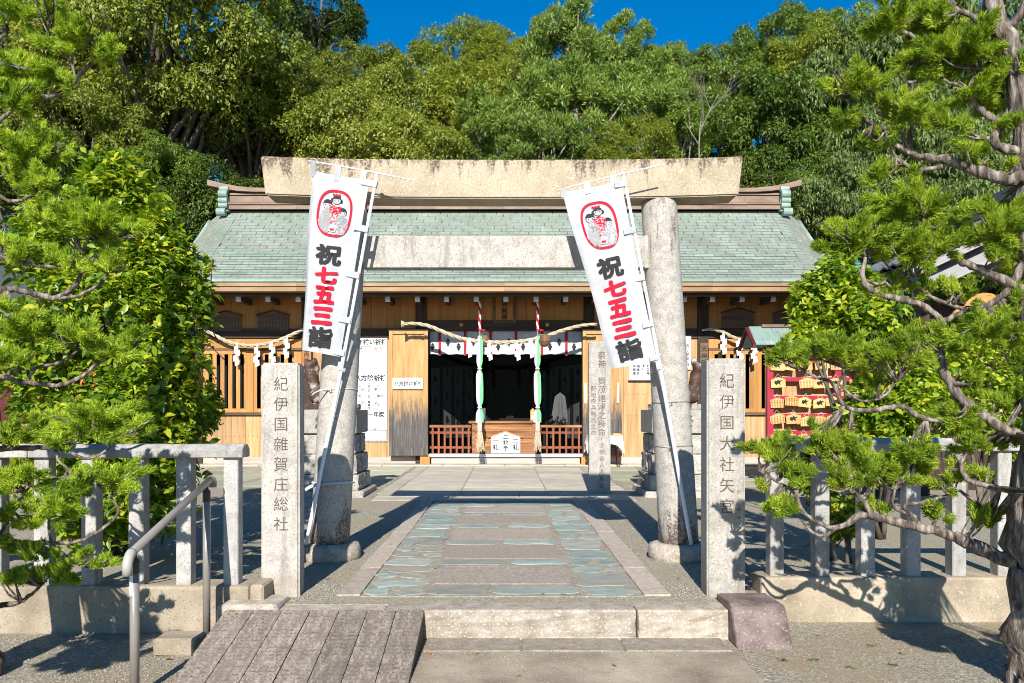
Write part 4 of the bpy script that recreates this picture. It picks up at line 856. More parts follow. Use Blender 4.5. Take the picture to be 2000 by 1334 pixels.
for k in range(70):
    a = R(0, 6.28); r = R(.05, .2); z1 = R(.95, 1.15)
    mb.tube([(wx, 19.8, 1.72), (wx + .6 * r * math.cos(a), 19.8 + .6 * r * math.sin(a), 1.62), (wx + r * math.cos(a), 19.8 + r * math.sin(a), z1)], [.01, .018, .018], 3, cap=False)
link('streamers', mb, 'paper_shaded', t, kind='stuff')
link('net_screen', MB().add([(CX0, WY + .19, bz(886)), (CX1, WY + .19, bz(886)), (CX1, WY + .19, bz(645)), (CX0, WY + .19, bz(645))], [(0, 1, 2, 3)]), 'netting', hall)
# offering box with sign, low railings
bxo = thing('offering_box', 'wide brown wooden offering box in the hall doorway', 'offering box', (0, WY + .1, bz(886)))
z0, z1 = bz(886) + .002, bz(827); a, b = bx(922), bx(1046)
for k in range(4): link('front_plank', MB().box(a + .06, b - .06, WY - .02, WY + .02, z0 + (z1 - z0) * k / 4 + .002, z0 + (z1 - z0) * (k + 1) / 4 - .002).mesh(.003), 'wood_box', bxo)
for x in (a, b - .07): link('corner_post', MB().box(x, x + .07, WY - .04, WY + .04, z0, z1), 'wood_box', bxo)
link('top_board', MB().box(a - .08, b + .08, WY - .07, WY + .5, z1 + .002, bz(822)).mesh(.004), 'wood_box', bxo)
for xa, xb, lab in ((838, 920, 'low red-brown slatted railing between the offering box and the door leaf with the 八方除け祈祷 notice'), (1048, 1136, 'low red-brown slatted railing between the offering box and the clothed table')):
    f = thing('low_railing', lab, 'railing', (bx((xa + xb) / 2), WY, bz(886)), 'low railings in the doorway')
    fa, fb = bx(xa), bx(xb); fy = WY + .03
    link('top_rail', MB().box(fa, fb, fy - .04, fy + .05, bz(835), bz(830)).mesh(.004), 'wood_box', f)
    for py in (845, 874): link('cross_rail', MB().box(fa, fb, fy + .005, fy + .03, bz(py + 2.2), bz(py - 2.2)), 'wood_red', f)
    n = 7
    for k in range(n): x = fa + (fb - fa) * (k + .6) / n; link('slat', MB().box(x - .022, x + .022, fy - .025, fy + .003, bz(886) + .002, bz(835.2)), 'wood_red', f)
s = thing('bowing_sign', 'white house-shaped sign reading 二礼 二拍手 一礼 on the offering box', 'sign', (bx(987), WY - .06, bz(885)))
link('panel', MB().prism([(bx(959), bz(885)), (bx(1016), bz(885)), (bx(1016), bz(853)), (bx(987), bz(843)), (bx(959), bz(853))], WY - .065, WY - .045), 'board_white', s)
link('sign_roof', MB().prism([(bx(953), bz(855)), (bx(987), bz(843)), (bx(1021), bz(855)), (bx(1021), bz(853)), (bx(987), bz(841)), (bx(953), bz(853))], WY - .075, WY - .04), 'wood_light', s)
for txt, px, py, sz in (('二礼', 1007, 861, .15), ('二拍手', 988, 853, .135), ('一礼', 968, 861, .15)): put_chars(s, txt, (bx(px), WY - .067, bz(py)), sz, pitch=1.0, bold=.03)
t = thing('fortune_box', 'tiny wooden fortune box with a gilt roof on the offering box', 'box', (bx(1040), WY, bz(822)))
link('case', MB().box(bx(1036), bx(1045), WY - .03, WY + .08, bz(822) + .002, bz(803)).mesh(.003), 'wood_ema', t); link('box_roof', MB().prism([(bx(1034.5), bz(803)), (bx(1046.5), bz(803)), (bx(1040.5), bz(797))], WY - .04, WY + .09), 'gold', t); link('paper_tag', MB().box(bx(1038), bx(1043), WY - .035, WY - .031, bz(818), bz(811)), 'paper', t)
tag(link('paper_card', MB().box(bx(940), bx(948), WY - .02, WY - .014, bz(822) + .002, bz(797)), 'paper'), 'plain white card standing on the offering box', 'card')
# plaque over the door
s = thing('name_plaque', 'upright wooden plaque reading 矢大明神 over the hall doorway', 'plaque', (bx(985), WY - .06, bz(632)))
pa, pb, q0, q1 = bx(963), bx(1007), bz(632), bz(573)
link('panel', MB().box(pa + .06, pb - .06, WY - .05, WY - .03, q0 + .07, q1 - .03), 'wood_upper', s)
for x0, x1, a_, b_ in ((pa, pa + .06, q0, q1), (pb - .06, pb, q0, q1), (pa + .06, pb - .06, q0, q0 + .07), (pa + .06, pb - .06, q1 - .03, q1)): link('frame', MB().box(x0, x1, WY - .07, WY - .028, a_, b_).mesh(.006), 'wood_old', s)
put_chars(s, '矢大明神', (bx(985), WY - .053, bz(585)), .14, pitch=1.0, bold=.03)
for px in (901, 1069): tag(link('gilt_stud', MB().lathe([(.05, 0), (.045, .02), (.02, .035), (0.001, .04)], (0, 0, 0), 12), 'gold', loc=(bx(px), WY - .031, bz(634)), rot=(math.pi / 2, 0, 0)), 'round gilt flower stud on the dark door lintel', 'stud', 'studs on the door lintel')
# votive boards above the windows
def votive(label, px, py, wd, text):
    x = bx(px); z0, z1, z2 = bz(py), bz(py - 29), bz(py - 38); w2 = bx(px + wd) - x; y = WY - .05
    s = thing('votive_board', label, 'plaque', (x, y, z0)); link('panel', MB().prism([(x - w2, z0), (x + w2, z0), (x + w2, z1), (x, z2), (x - w2, z1)], y, y + .03), 'wood_old', s)
    link('board_roof', MB().prism([(x - w2 - .03, z1), (x, z2 + .005), (x + w2 + .03, z1), (x + w2 + .03, z1 + .025), (x, z2 + .03), (x - w2 - .03, z1 + .025)], y - .03, y + .03), 'wood_dark', s)
    if text:
        mb = MB()
        for k in range(9): put_text(mb, text[k % len(text)], (x + w2 * (.82 - k * .205), y - .002, z1 - .06), XR, ZU, .034, pitch=1.12, bold=.0)
        link('lettering', mb, 'ink', s, kind='stuff')
votive('grey-brown gabled board lettered in columns, the one nearer the corner post over the lattice window', 442, 647, 31, ['春日神社大己貴命', '天児屋根命を祀る', '家内安全商売繁昌', '武甕槌命経津主命'])
votive('darker gabled board with black roof lettered in columns over the lattice window', 534, 646, 30, ['住吉神社表筒男命', '中筒男命底筒男命', '海上安全の守護神', '神功皇后を祀る社'])
votive('blank dark gabled board over the lattice window by the ema rack', 1440, 641, 31, None); votive('blank dark gabled board half behind the camellia above the ema rack roof', 1540, 643, 31, None)
# notice boards and small signs
nb = thing('notice_board', 'tall white notice board with an octagon chart reading 厄年祓い祈祷 and 八方除祈祷', 'notice board', (bx(720), WY, bz(862)))
na, nc = bx(676), bx(757); ny = WY - .04
link('panel', MB().box(na, nc, ny, ny + .02, bz(862), bz(660)).mesh(.003), 'board_white', nb)
mb = MB(); fy = ny - .002
put_chars(nb, '厄年祓い祈祷', (bx(692), fy, bz(668)), .138, False, 1.02, .03); put_chars(nb, '八方除祈祷', (bx(699), fy, bz(738.5)), .15, False, 1.0, .03); put_chars(nb, '平成三十一年度', (bx(683), fy, bz(809)), .125, False, 1.0, .03)
put_text(mb, '一白五黄', (bx(721.5), fy, bz(752)), XR, ZU, .07, True, 1.9, .02)
put_text(mb, '(生まれ年)当年', (bx(704), fy, bz(838)), XR, ZU, .055, False, 1.05, .02); put_text(mb, '男性', (bx(706), fy, bz(681)), XR, ZU, .055, False, 1.9, .02)
link('lettering', mb, 'ink', nb, kind='stuff')
put_chars(nb, '女性', (bx(735), fy, bz(681)), .06, False, 1.9, .03, 'print_red')
mb = MB()
put_text(mb, '本命星が八方ふさがりの方', (bx(694), fy, bz(819)), XR, ZU, .056, False, 1.0, .01); put_text(mb, 'くらがりの年回りにあたります', (bx(694), fy, bz(829)), XR, ZU, .05, False, 1.0, .01)
for c0 in (701, 730):
    for r in range(8): put_text(mb, ('前厄本厄後厄', '24才25才26才', '平成八七六年', '41才42才43才', '昭和三十四年', '60才61才62才', '昭和三十二年', '18才19才20才')[r][:6], (bx(c0), fy, bz(687 + r * 5.2)), XR, ZU, .046, False, 1.0, .0)
for k in range(8): put_text(mb, '九十二歳生', (bx(696 + k * 8), fy, bz(849)), XR, ZU, .036, True, 1.0, .0)
link('small_lettering', mb, 'ink_purple', nb, kind='stuff')
def lineframe(mb, x0, x1, z0, z1, y, t, m=0):
    for a_, b_, c_, d_ in ((x0, x1, z0, z0 + t), (x0, x1, z1 - t, z1), (x0, x0 + t, z0, z1), (x1 - t, x1, z0, z1)): mb.add([(a_, y, c_), (b_, y, c_), (b_, y, d_), (a_, y, d_)], [(0, 1, 2, 3)], m)
mb = MB(); lineframe(mb, bx(697), bx(726), bz(727), bz(677), fy, .012); lineframe(mb, bx(690), bx(756), bz(860), bz(840), fy, .01); lineframe(mb, bx(727.5), bx(756), bz(727), bz(677), fy, .012, 1)
cx, cz = bx(721.5), bz(773); oc = lambda r: [(cx + r * math.cos(math.pi / 8 + k * math.pi / 4), cz + r * math.sin(math.pi / 8 + k * math.pi / 4)) for k in range(8)]
def seg(p, q, t):
    d = Vector((q[0] - p[0], q[1] - p[1])).normalized() * t / 2; mb.add([(p[0] - d.y, fy, p[1] + d.x), (q[0] - d.y, fy, q[1] + d.x), (q[0] + d.y, fy, q[1] - d.x), (p[0] + d.y, fy, p[1] - d.x)], [(0, 1, 2, 3)], 2)
o1, o2 = oc(.335), oc(.165)
for k in range(8): seg(o1[k], o1[(k + 1) % 8], .012); seg(o2[k], o2[(k + 1) % 8], .012); seg(o1[k], o2[k], .012)
link('ruled_lines', mb, ['ink_soft', 'print_green', 'print_blue'], nb, kind='stuff')
mb = MB()
for k, ch in enumerate('一二三四五六七八'):
    a = math.pi / 2 - k * math.pi / 4; c, s_ = math.cos(a), math.sin(a); up = Vector((c, 0, s_)); rt = Vector((s_, 0, -c))
    put_text(mb, ch + '白黒碧緑黄白赤白'[k], (cx + .29 * c, fy, cz + .29 * s_), rt, up, .068, True, 1.05, .02)
link('chart_lettering', mb, 'ink', nb, kind='stuff')
s = thing('door_notice', 'white paper notice reading 八方除け祈祷 pinned to the weathered door leaf', 'notice', (bx(796), 18.3, bz(759)))
sx0, sx1, sz0, sz1 = P(767, 0, 18.35).x, P(826, 0, 18.35).x, P(0, 760, 18.35).z, P(0, 738, 18.35).z
link('paper', MB().box(sx0, sx1, 18.345, 18.352, sz0, sz1), 'paper', s); put_chars(s, '八方除け祈祷', (sx0 + .09, 18.343, (sz0 + sz1) / 2), .112, False, .98, .025)
def sign(name, label, x0, x1, py0, py1, y, cols, m='board_white', ink='ink', frame=None):
    s = thing(name, label, 'sign', (bx((x0 + x1) / 2), y, bz(py1))); link('panel', MB().box(bx(x0), bx(x1), y, y + .02, bz(py1), bz(py0)).mesh(.003), m, s)
    for txt, px, py, sz, pt in cols: put_chars(s, txt, (bx(px), y - .002, bz(py)), sz, True, pt, .02, ink)
    if frame: link('frame', MB().box(bx(x0) - .02, bx(x1) + .02, y - .012, y + .015, bz(py1) - .03, bz(py1) - .002), frame, s)
    return s
sign('wooden_sign', 'narrow wooden strip sign reading 住吉神社 between the lattice window and the notice board', 592, 609, 660, 735, WY - .085, [('住吉神社', 600.5, 677, .15, 1.12)], 'wood_upper')
sign('wooden_sign', 'narrow dark wooden strip sign reading 大神宮 near the lattice window by the ema rack', 1366, 1381, 670, 735, WY - .085, [('大神宮', 1373.5, 682, .13, 1.2)], 'wood_old')
sign('white_sign', 'white lettered board half hidden by the hanging banner', 1228, 1300, 660, 742, WY - .05, [('御祈祷厄除開運', 1238, 688, .075, 1.1), ('初宮詣結婚奉告', 1246, 688, .075, 1.1), ('七五三詣車清祓', 1256, 688, .06, 1.1), ('地鎮祭上棟祭等', 1265, 688, .075, 1.1)], frame='ink_soft')
sign('white_sign', 'narrow white board lettered 祈祷御案内 beside the gate pillar', 1318, 1349, 656, 722, WY - .05, [('祈祷御案内', 1341, 676, .1, 1.05)])

# ------------------------------------------------------------------ straw ropes with paper streamers
def rope_obj(parent, pts, R0, twist=9.0, taper=None):
    pts = [Vector(p) for p in smooth_line(pts, 14)]
    L = [0]
    for a, b in zip(pts[:-1], pts[1:]): L.append(L[-1] + (b - a).length)
    for s in range(3):
        out = []; rad = []
        for k, p in enumerate(pts):
            d = (pts[min(k + 1, len(pts) - 1)] - pts[max(k - 1, 0)]).normalized(); u = d.cross(Vector((0, 1, 0))).normalized(); v = d.cross(u)
            f = 1.0 if taper is None else taper(k / (len(pts) - 1)); a = L[k] / R0 / 2.0 * 1.15 + s * 2.094
            out.append(p + (u * math.cos(a) + v * math.sin(a)) * R0 * 0.5 * f); rad.append(R0 * 0.56 * f)
        link('strand', MB().tube(out, rad, 7), 'straw', parent, smooth=True)
def shide(parent, p, s):
    p = Vector(p); mb = MB(); sk = R(-.15, .25); w_ = .075 * s; h_ = .105 * s
    mb.add([p + Vector((-.02, 0, .03)), p + Vector((.02, 0, .03)), p + Vector((.02, 0, -.02)), p + Vector((-.02, 0, -.02))], [(0, 1, 2, 3)])
    for k in range(4):
        o = (.020 if k % 2 else -.020) * s + k * sk * .04; yy = -.006 * (k % 2) - .012 * k; zt = -.0 - k * h_ * .80; tl = .035 * s
        a = [Vector((o - w_ / 2, yy, zt - tl)), Vector((o + w_ / 2, yy, zt)), Vector((o + w_ / 2 + .01, yy - .012, zt - h_)), Vector((o - w_ / 2 + .01, yy - .012, zt - h_ - tl))]
        mb.add([p + q for q in a], [(0, 1, 2, 3)])
    link('paper_streamer', mb, 'paper', parent)
def shime(label, px, Y, R0, sh, s=1.0, taper=None):
    t = thing('straw_rope', label, 'rope', P(px[0][0], px[0][1], Y), 'straw ropes on the hall front'); rope_obj(t, [P(x, y, Y) for x, y in px], R0, taper=taper)
    for x, y in sh: shide(t, P(x, y, Y - .06), s)
    return t
shime('thin straw rope with four zigzag paper streamers sagging below the lettered votive boards', [(392, 640), (420, 655), (450, 669), (490, 675), (530, 669), (565, 656), (610, 634)], 18.38, .042, [(463, 674), (502, 676), (531, 669), (560, 660)], 1.25)
t = shime('thick twisted straw rope hanging across the hall doorway', [(787, 633), (810, 632), (838, 637), (870, 650), (905, 662), (950, 668), (985, 669), (1025, 666), (1065, 657), (1100, 645), (1135, 636), (1166, 633)], 17.95, .050, [(917, 662), (957, 668), (1010, 668), (1038, 663)], 1.1, taper=lambda q: .62 + .38 * math.sin(math.pi * min(1, max(0, q))) ** .6)
link('frayed_end', MB().tube([P(790, 633, 17.95), P(784, 633, 17.95)], [.05, .085], 9), 'straw', t)
shime('thin straw rope with zigzag paper streamers reaching over to the ema rack', [(1371, 645), (1390, 643), (1410, 648), (1435, 660), (1470, 669), (1510, 668), (1550, 655), (1590, 640)], 18.38, .042, [(1413, 652), (1443, 663), (1472, 669)], 1.25, taper=lambda q: min(1, .5 + 3 * q))
# ------------------------------------------------------------------ bell ropes
def bell_rope(label, px, cols, bell_dx, top, bdy=-.02):
    Y = 17.9; t = thing('bell_rope', label, 'bell rope', P(px, 880, Y), 'bell ropes before the doorway'); x = P(px, 0, Y).x
    Z = lambda py: P(0, py, Y).z
    link('hook', MB().cyl((x, Y, Z(572)), (x, Y, Z(top + 4)), .008, n=6), 'wire', t)
    mbr = MB(); mbw = MB(); z0, z1 = Z(645), Z(top)
    for s, mb in ((0, mbr), (math.pi, mbw)):
        mb.tube([(x + .014 * math.cos(s + k * .55), Y + .014 * math.sin(s + k * .55), z1 + (z0 - z1) * k / 30) for k in range(31)], .024, 6)
    link('red_cord', mbr, 'cord_red', t, smooth=True); link('white_cord', mbw, 'paper', t, smooth=True)
    link('red_tail', MB().tube([(x, Y, Z(643)), (x + .05, Y - .03, Z(645)), (x + .13, Y - .03, Z(646))], [.012, .02, .02], 6), 'cord_red', t)
    link('chain', MB().cyl((x, Y, Z(645)), (x, Y, Z(658)), .012, n=6), 'wire', t)
    bz_ = Z(666); b = link('bell', MB().lathe([(.02, .16), (.06, .15), (.11, .10), (.132, .02), (.140, .012), (.140, -.012), (.132, -.02), (.115, -.08), (.06, -.125), (.01, -.135)], (x + bell_dx, Y + bdy, bz_), 22), 'bell_bronze', t, smooth=True)
    link('bell_loop', MB().cyl((x + bell_dx, Y + bdy, bz_ + .15), (x, Y, Z(655)), .012, n=6), 'wire', b)
    for k, (c, dx, w_) in enumerate(cols):
        vs = []; n = 30
        for i in range(n + 1):
            q = i / n; py = 656 + (825 - 656) * q; gat = 1 - .62 * math.exp(-((py - 720) / 7) ** 2) - .62 * math.exp(-((py - 796) / 7) ** 2) - .5 * math.exp(-((py - 656) / 9) ** 2)
            if py > 800: gat *= 1.25
            for e in (-1, 1): vs.append((x + (dx + e * w_) * gat + .008 * math.sin(q * 9 + k * 2), Y - .035 * k - .01 * e + .012 * math.sin(q * 14 + k), Z(py)))
        link('cloth_strip', MB().add(vs, [(2 * i, 2 * i + 1, 2 * i + 3, 2 * i + 2) for i in range(n)]), c, t, smooth=True)
    for py in (720, 796): link('knot', MB().lathe([(.045, -.018), (.055, 0), (.045, .018)], (x, Y - .02, Z(py)), 10), 'paper', t)
    link('wooden_grip', MB().box(x - .05, x + .05, Y - .05, Y + .05, Z(842), Z(825)).mesh(.008), 'wood_grey', t)
    mb = MB()
    for k in range(60):
        a = R(0, 6.28); r = R(.01, .055); d = R(.0, .06); zz = R(868, 884)
        mb.tube([(x + r * math.cos(a), Y + r * math.sin(a), Z(841)), (x + (r + d * .5) * math.cos(a), Y + (r + d * .5) * math.sin(a), Z(858)), (x + (r + d) * math.cos(a) + R(-.01, .03), Y + (r + d) * math.sin(a), Z(zz))], [.006, .006, .004], 3, cap=False)
    link('tassel', mb, 'straw', t, kind='stuff')
bell_rope('bell rope with white and green cloth strips hanging over the offering box', 937, [('paper', -.03, .045), ('cloth_green', .035, .038), ('paper', -.005, .02)], .10, 588, .14)
bell_rope('bell rope with pink and green cloth strips and a round bronze bell showing beside it', 1050, [('cloth_pink', -.03, .045), ('cloth_green', .03, .04)], .16, 588)

# ------------------------------------------------------------------ table with white cloth
t = thing('folding_table', 'small table with thin dark red legs before the right door leaf', 'table', (bx(1181), 18.2, 0)); ty = 17.95; ta, tb, tz = P(1147, 0, ty).x, P(1213, 0, ty).x, .72
link('table_top', MB().box(ta + .03, tb - .03, ty - .25, ty + .25, tz - .03, tz - .004), 'wood_light', t)
for x, y, dx in ((ta + .18, ty - .18, -.04), (tb - .12, ty - .18, .05), (ta + .18, ty + .18, -.04), (tb - .12, ty + .18, .05)): link('leg', MB().cyl((x, y, tz - .031), (x + dx, y - .02, .012), .014, n=8), 'red_dark', t)
NT = 24; vs = []; per = []
for k in range(NT * 4):
    s = k % NT / NT; e = k // NT; c = [(ta, ty - .27), (tb, ty - .27), (tb, ty + .27), (ta, ty + .27)]; a, b = c[e], c[(e + 1) % 4]; per.append((a[0] + (b[0] - a[0]) * s, a[1] + (b[1] - a[1]) * s, s))
cxm, cym = (ta + tb) / 2, ty; rings = []
for j in range(6):
    q = j / 5
    for k, (x, y, s) in enumerate(per):
        corner = max(0, 1 - min(s, 1 - s) * 5); drop = (.20 + .22 * corner) * q; out = 1 + (.10 + .03 * math.sin(k * 1.3)) * q - .0 * corner
        vs.append((cxm + (x - cxm) * out, cym + (y - cym) * out, tz - drop + .012 * math.sin(k * .9) * q))
n = NT * 4; fs = [tuple(range(n))] + [(j * n + k, j * n + (k + 1) % n, (j + 1) * n + (k + 1) % n, (j + 1) * n + k) for j in range(5) for k in range(n)]
tag(link('tablecloth', MB().add(vs, fs), 'table_cloth'), 'white cloth draped over the small table behind the stone tablet', 'tablecloth')
tag(link('wooden_tray', MB().box(P(1196, 0, ty).x, P(1212, 0, ty).x, ty - .15, ty + .1, tz + .004, tz + .04).mesh(.004), 'wood_ema'), 'small wooden tray lying on the white tablecloth', 'tray')

# ------------------------------------------------------------------ guardian dogs on stone plinths
def blob(parts, vox=.022):
    bm = bmesh.new()
    for c, r in parts:
        mtx = Matrix.Translation(Vector(c)) @ Matrix.Diagonal((*(r if isinstance(r, tuple) else (r, r, r)), 1)); bmesh.ops.create_icosphere(bm, subdivisions=2, radius=1, matrix=mtx)
    me = bpy.data.meshes.new('m'); bm.to_mesh(me); bm.free(); o = bpy.data.objects.new('tmp', me); COL.objects.link(o)
    md = o.modifiers.new('r', 'REMESH'); md.mode = 'VOXEL'; md.voxel_size = vox; sm = o.modifiers.new('s', 'SMOOTH'); sm.iterations = 3; sm.factor = .5
    out = bpy.data.meshes.new_from_object(o.evaluated_get(bpy.context.evaluated_depsgraph_get())); bpy.data.objects.remove(o); bpy.data.meshes.remove(me); return out
def limb(a, b, r0, r1, n=6): return [(tuple(Vector(a).lerp(Vector(b), k / (n - 1))), r0 + (r1 - r0) * k / (n - 1)) for k in range(n)]
dogp = limb((0, -.02, .16), (.10, 0, .40), .17, .15) + limb((.10, 0, .40), (.20, 0, .60), .14, .10) + [((.26, 0, .70), (.15, .13, .13)), ((.39, 0, .66), (.09, .085, .075)), ((.40, 0, .60), (.07, .07, .04))]
dogp += limb((.20, .09, .38), (.24, .10, .05), .065, .045) + limb((.20, -.09, .38), (.24, -.10, .05), .065, .045) + [((.28, .10, .04), (.075, .05, .04)), ((.28, -.10, .04), (.075, .05, .04))]
dogp += [((-.05, .13, .15), (.15, .07, .13)), ((-.05, -.13, .15), (.15, .07, .13)), ((.08, .15, .04), (.09, .05, .04)), ((.08, -.15, .04), (.09, .05, .04))]
dogp += limb((-.17, 0, .18), (-.27, 0, .52), .06, .10) + [((-.25, .05, .62), (.07, .06, .10)), ((-.29, -.04, .66), (.06, .05, .10)), ((-.22, 0, .72), (.05, .05, .08))]
for a in np.linspace(0, 5.4, 9): dogp += [((.17 + .03 * math.cos(a * 3), .13 * math.cos(a), .63 + .15 * math.sin(a)), .052), ((.10, .15 * math.cos(a + .3), .56 + .15 * math.sin(a + .3)), .05)]
dogp += [((.24, .10, .81), (.04, .02, .05)), ((.24, -.10, .81), (.04, .02, .05)), ((.47, 0, .69), (.025, .03, .02)), ((.36, .06, .735), .022), ((.36, -.06, .735), .022)]
dog_me = blob(dogp); dog_me.materials.append(MATS['bronze'])
for s, lab in ((-1, 'stands beside the 八方除 notice board'), (1, 'stands beside the carved post by the juniper')):
    cx, cy = s * 2.70, 12.3
    pl = thing('stone_plinth', 'stacked rough granite plinth that ' + lab, 'plinth', (cx, cy, 0), 'plinths of the guardian statues')
    link('base_slab', MB().box(cx - .62, cx + .62, cy - .60, cy + .6, -.03, .09).mesh(.02, .008, 2), 'stone_rough', pl)
    lv_ = [(.09, .33, .53), (.335, .63, .49), (.635, .93, .46)]
    for z0_, z1_, hw in lv_:
        cut = R(-.12, .12)
        for xa, xb in ((-hw, cut), (cut + .006, hw)):
            for ya_, yb_ in ((-hw, 0), (.006, hw)):
                me = MB().box(cx + xa, cx + xb, cy + ya_, cy + yb_, z0_, z1_).mesh(.02, 0, 2); bm = bmesh.new(); bm.from_mesh(me); bmesh.ops.subdivide_edges(bm, edges=bm.edges[:], cuts=3, use_grid_fill=True)
                for v in bm.verts:
                    if abs(abs(v.co.x - cx) - hw) < .06: v.co.x += R(-.018, .018)
                bm.to_mesh(me); bm.free(); link('plinth_stone', me, 'stone_rough', pl)
    cap = link('cap_block', MB().box(cx - .50, cx + .50, cy - .50, cy + .5, .945, 1.30).mesh(.008), 'granite', pl)
    mb = MB(); put_text(mb, '奉' if s > 0 else '納', (cx, cy - .502, 1.12), XR, ZU, .24, bold=.02); link('darkened_character', mb, 'inscription', cap)
    d = thing('guardian_dog', 'dark mottled bronze guardian dog statue whose plinth ' + lab, 'statue', (cx, cy, 1.30), 'guardian dog statues', rot=(0, 0, math.radians(-25 if s < 0 else 205)))
    link('body', dog_me, 'bronze', d, loc=(-.05, 0, .06), local=True, smooth=True).scale = (1.15, 1.25, .95); link('statue_base', MB().box(-.40, .40, -.26, .26, 0, .085).mesh(.012), 'bronze', d, local=True)

# ------------------------------------------------------------------ ema rack
rk = thing('ema_rack', 'dark red wooden votive-plaque rack with small green copper roof', 'rack', (6.2, 14, 0)); ry = 14.0
def rx(px): return P(px, 0, ry).x
def rz(py): return P(0, py, ry).z
for px in (1503, 1635, 1762): link('rack_post', MB().box(rx(px - 6), rx(px + 6), ry - .05, ry + .06, -.01, rz(672)), 'red_paint', rk)
for py in (705, 741, 777, 812, 845): link('rack_rail', MB().box(rx(1509), rx(1757), ry - .03, ry - .005, rz(py + 4), rz(py - 4)), 'red_paint', rk)
for py in (684, 868): link('rack_beam', MB().box(rx(1490), rx(1775), ry - .04, ry + .04, rz(py + 6), rz(py - 6)), 'red_dark', rk)
link('back_board', MB().box(rx(1512), rx(1755), ry + .10, ry + .12, rz(875), rz(690)), 'wood_lower', rk)
rr = link('rack_roof', MB().prism([(ry - .42, rz(676)), (ry - .38, rz(676)), (ry, rz(645)), (ry + .38, rz(676)), (ry + .42, rz(676)), (ry, rz(639))], rx(1462), rx(1800), lambda u, v, q: (q, u, v)), 'copper_green', rk)
for k in range(8): link('roof_sheet', MB().add([(rx(1462 + 42 * k) + .004, ry - .43, rz(677.5)), (rx(1504 + 42 * k) - .004, ry - .43, rz(677.5)), (rx(1504 + 42 * k) - .004, ry - .01, rz(639) + .012), (rx(1462 + 42 * k) + .004, ry - .01, rz(639) + .012)], [(0, 1, 2, 3)]), 'copper_green', rr)
link('roof_ridge', MB().box(rx(1486), rx(1780), ry - .07, ry + .07, rz(640), rz(634)), 'copper_brown', rr)
link('barge_board', MB().prism([(ry - .44, rz(682)), (ry, rz(645)), (ry + .44, rz(682)), (ry + .44, rz(676)), (ry, rz(639)), (ry - .44, rz(676))], rx(1462) - .06, rx(1462) - .002, lambda u, v, q: (q, u, v)), 'red_dark', rr)
mb0 = MB().prism([(-.125, -.095), (.125, -.095), (.125, .045), (0, .085), (-.125, .045)], -.006, .006); em0 = mb0.mesh(.002)
bird = MB(); bird.add([(-.07, -.0075, -.01), (-.03, -.0075, -.05), (.0, -.0075, -.02), (.04, -.0075, -.06), (.03, -.0075, -.005), (.08, -.0075, .03), (.02, -.0075, .025), (0, -.0075, .05), (-.02, -.0075, .02), (-.05, -.0075, .03)], [tuple(range(10))]); bird_m = bird.mesh()
scrib = MB()
for k in range(5): put_text(scrib, '祈願成就守', (-.1 + k * .05, -.0075, .03), XR, ZU, .026, bold=0)
scrib_m = scrib.mesh(); ne = 0
for r, py in enumerate((706, 742, 778, 813, 848)):
    px = 1516
    while px < 1752:
        if R(0, 1) < .9:
            p = Vector((rx(px), ry - .05 - R(0, .05), rz(py + 6) + R(-.025, .025)))
            isb = R(0, 1) < .55; e = thing('votive_plaque', 'wooden votive plaque with ' + ('black bird print' if isb else 'handwriting') + ' on the ' + ('top', 'second', 'middle', 'fourth', 'lowest')[r] + ' rail of the red rack', 'votive plaque', p, 'votive plaques on the rack', rot=(R(-.1, .1), R(-.13, .13), R(-.25, .25)))
            link('plaque', em0, 'wood_ema', e, local=True); ne += 1
            o = link('printing', bird_m if isb else scrib_m, 'ink' , e, local=True, kind='stuff')
            link('hanging_string', MB().tube([(-.05, -.002, .08), (0, -.004, .15), (.05, -.002, .08)], .004, 4), 'string_white', e, local=True)
        px += R(19, 33)
# ------------------------------------------------------------------ neighbouring buildings seen through the leaves
pv = thing('side_pavilion', 'dark tiled gabled pavilion half hidden behind the juniper near the ema rack', 'building', (8.2, 12.5, 0))
def slope(x): return 3.05 + (x - 5.0) * 0.46
for k in range(4, 13):
    x0 = 5.0 + k * 0.26; sm = MB()
    for j in range(15):
        ya_ = 11.6 + j * .3; z0_, z1_ = slope(x0), slope(x0 + .29)
        sm.add([(x0, ya_, z0_), (x0 + .29, ya_, z1_), (x0 + .29, ya_ + .15, z1_ + .05), (x0, ya_ + .15, z0_ + .05), (x0 + .29, ya_ + .3, z1_), (x0, ya_ + .3, z0_), (x0, ya_, z0_ - .03), (x0, ya_ + .15, z0_ + .02), (x0, ya_ + .3, z0_ - .03)], [(0, 1, 2, 3), (3, 2, 4, 5), (6, 0, 3, 7), (7, 3, 5, 8)])
    link('tile_row', sm, 'tile_grey', pv)
link('roof_boarding', MB().add([(6.0, 11.62, slope(6.0) - .06), (8.4, 11.62, slope(8.4) - .06), (8.4, 16, slope(8.4) - .06), (6.0, 16, slope(6.0) - .06)], [(0, 1, 2, 3)]), 'wood_dark', pv)
link('rear_slope', MB().add([(8.4, 11.6, slope(8.4)), (12, 11.6, 3.05), (12, 16, 3.05), (8.4, 16, slope(8.4))], [(0, 1, 2, 3)]), 'tile_grey', pv)
link('ridge_tiles', MB().box(8.2, 8.6, 11.5, 16, slope(8.4) - .02, slope(8.4) + .3), 'tile_grey', pv)
for k in range(2): link('barge_board', MB().prism([(5.95, slope(5.95) - .10 - .16 * k), (8.4, slope(8.4) - .10 - .16 * k), (8.4, slope(8.4) + .03 - .16 * k), (5.95, slope(5.95) + .03 - .16 * k)], 11.5 + .05 * k, 11.56 + .05 * k), 'board_pale', pv)
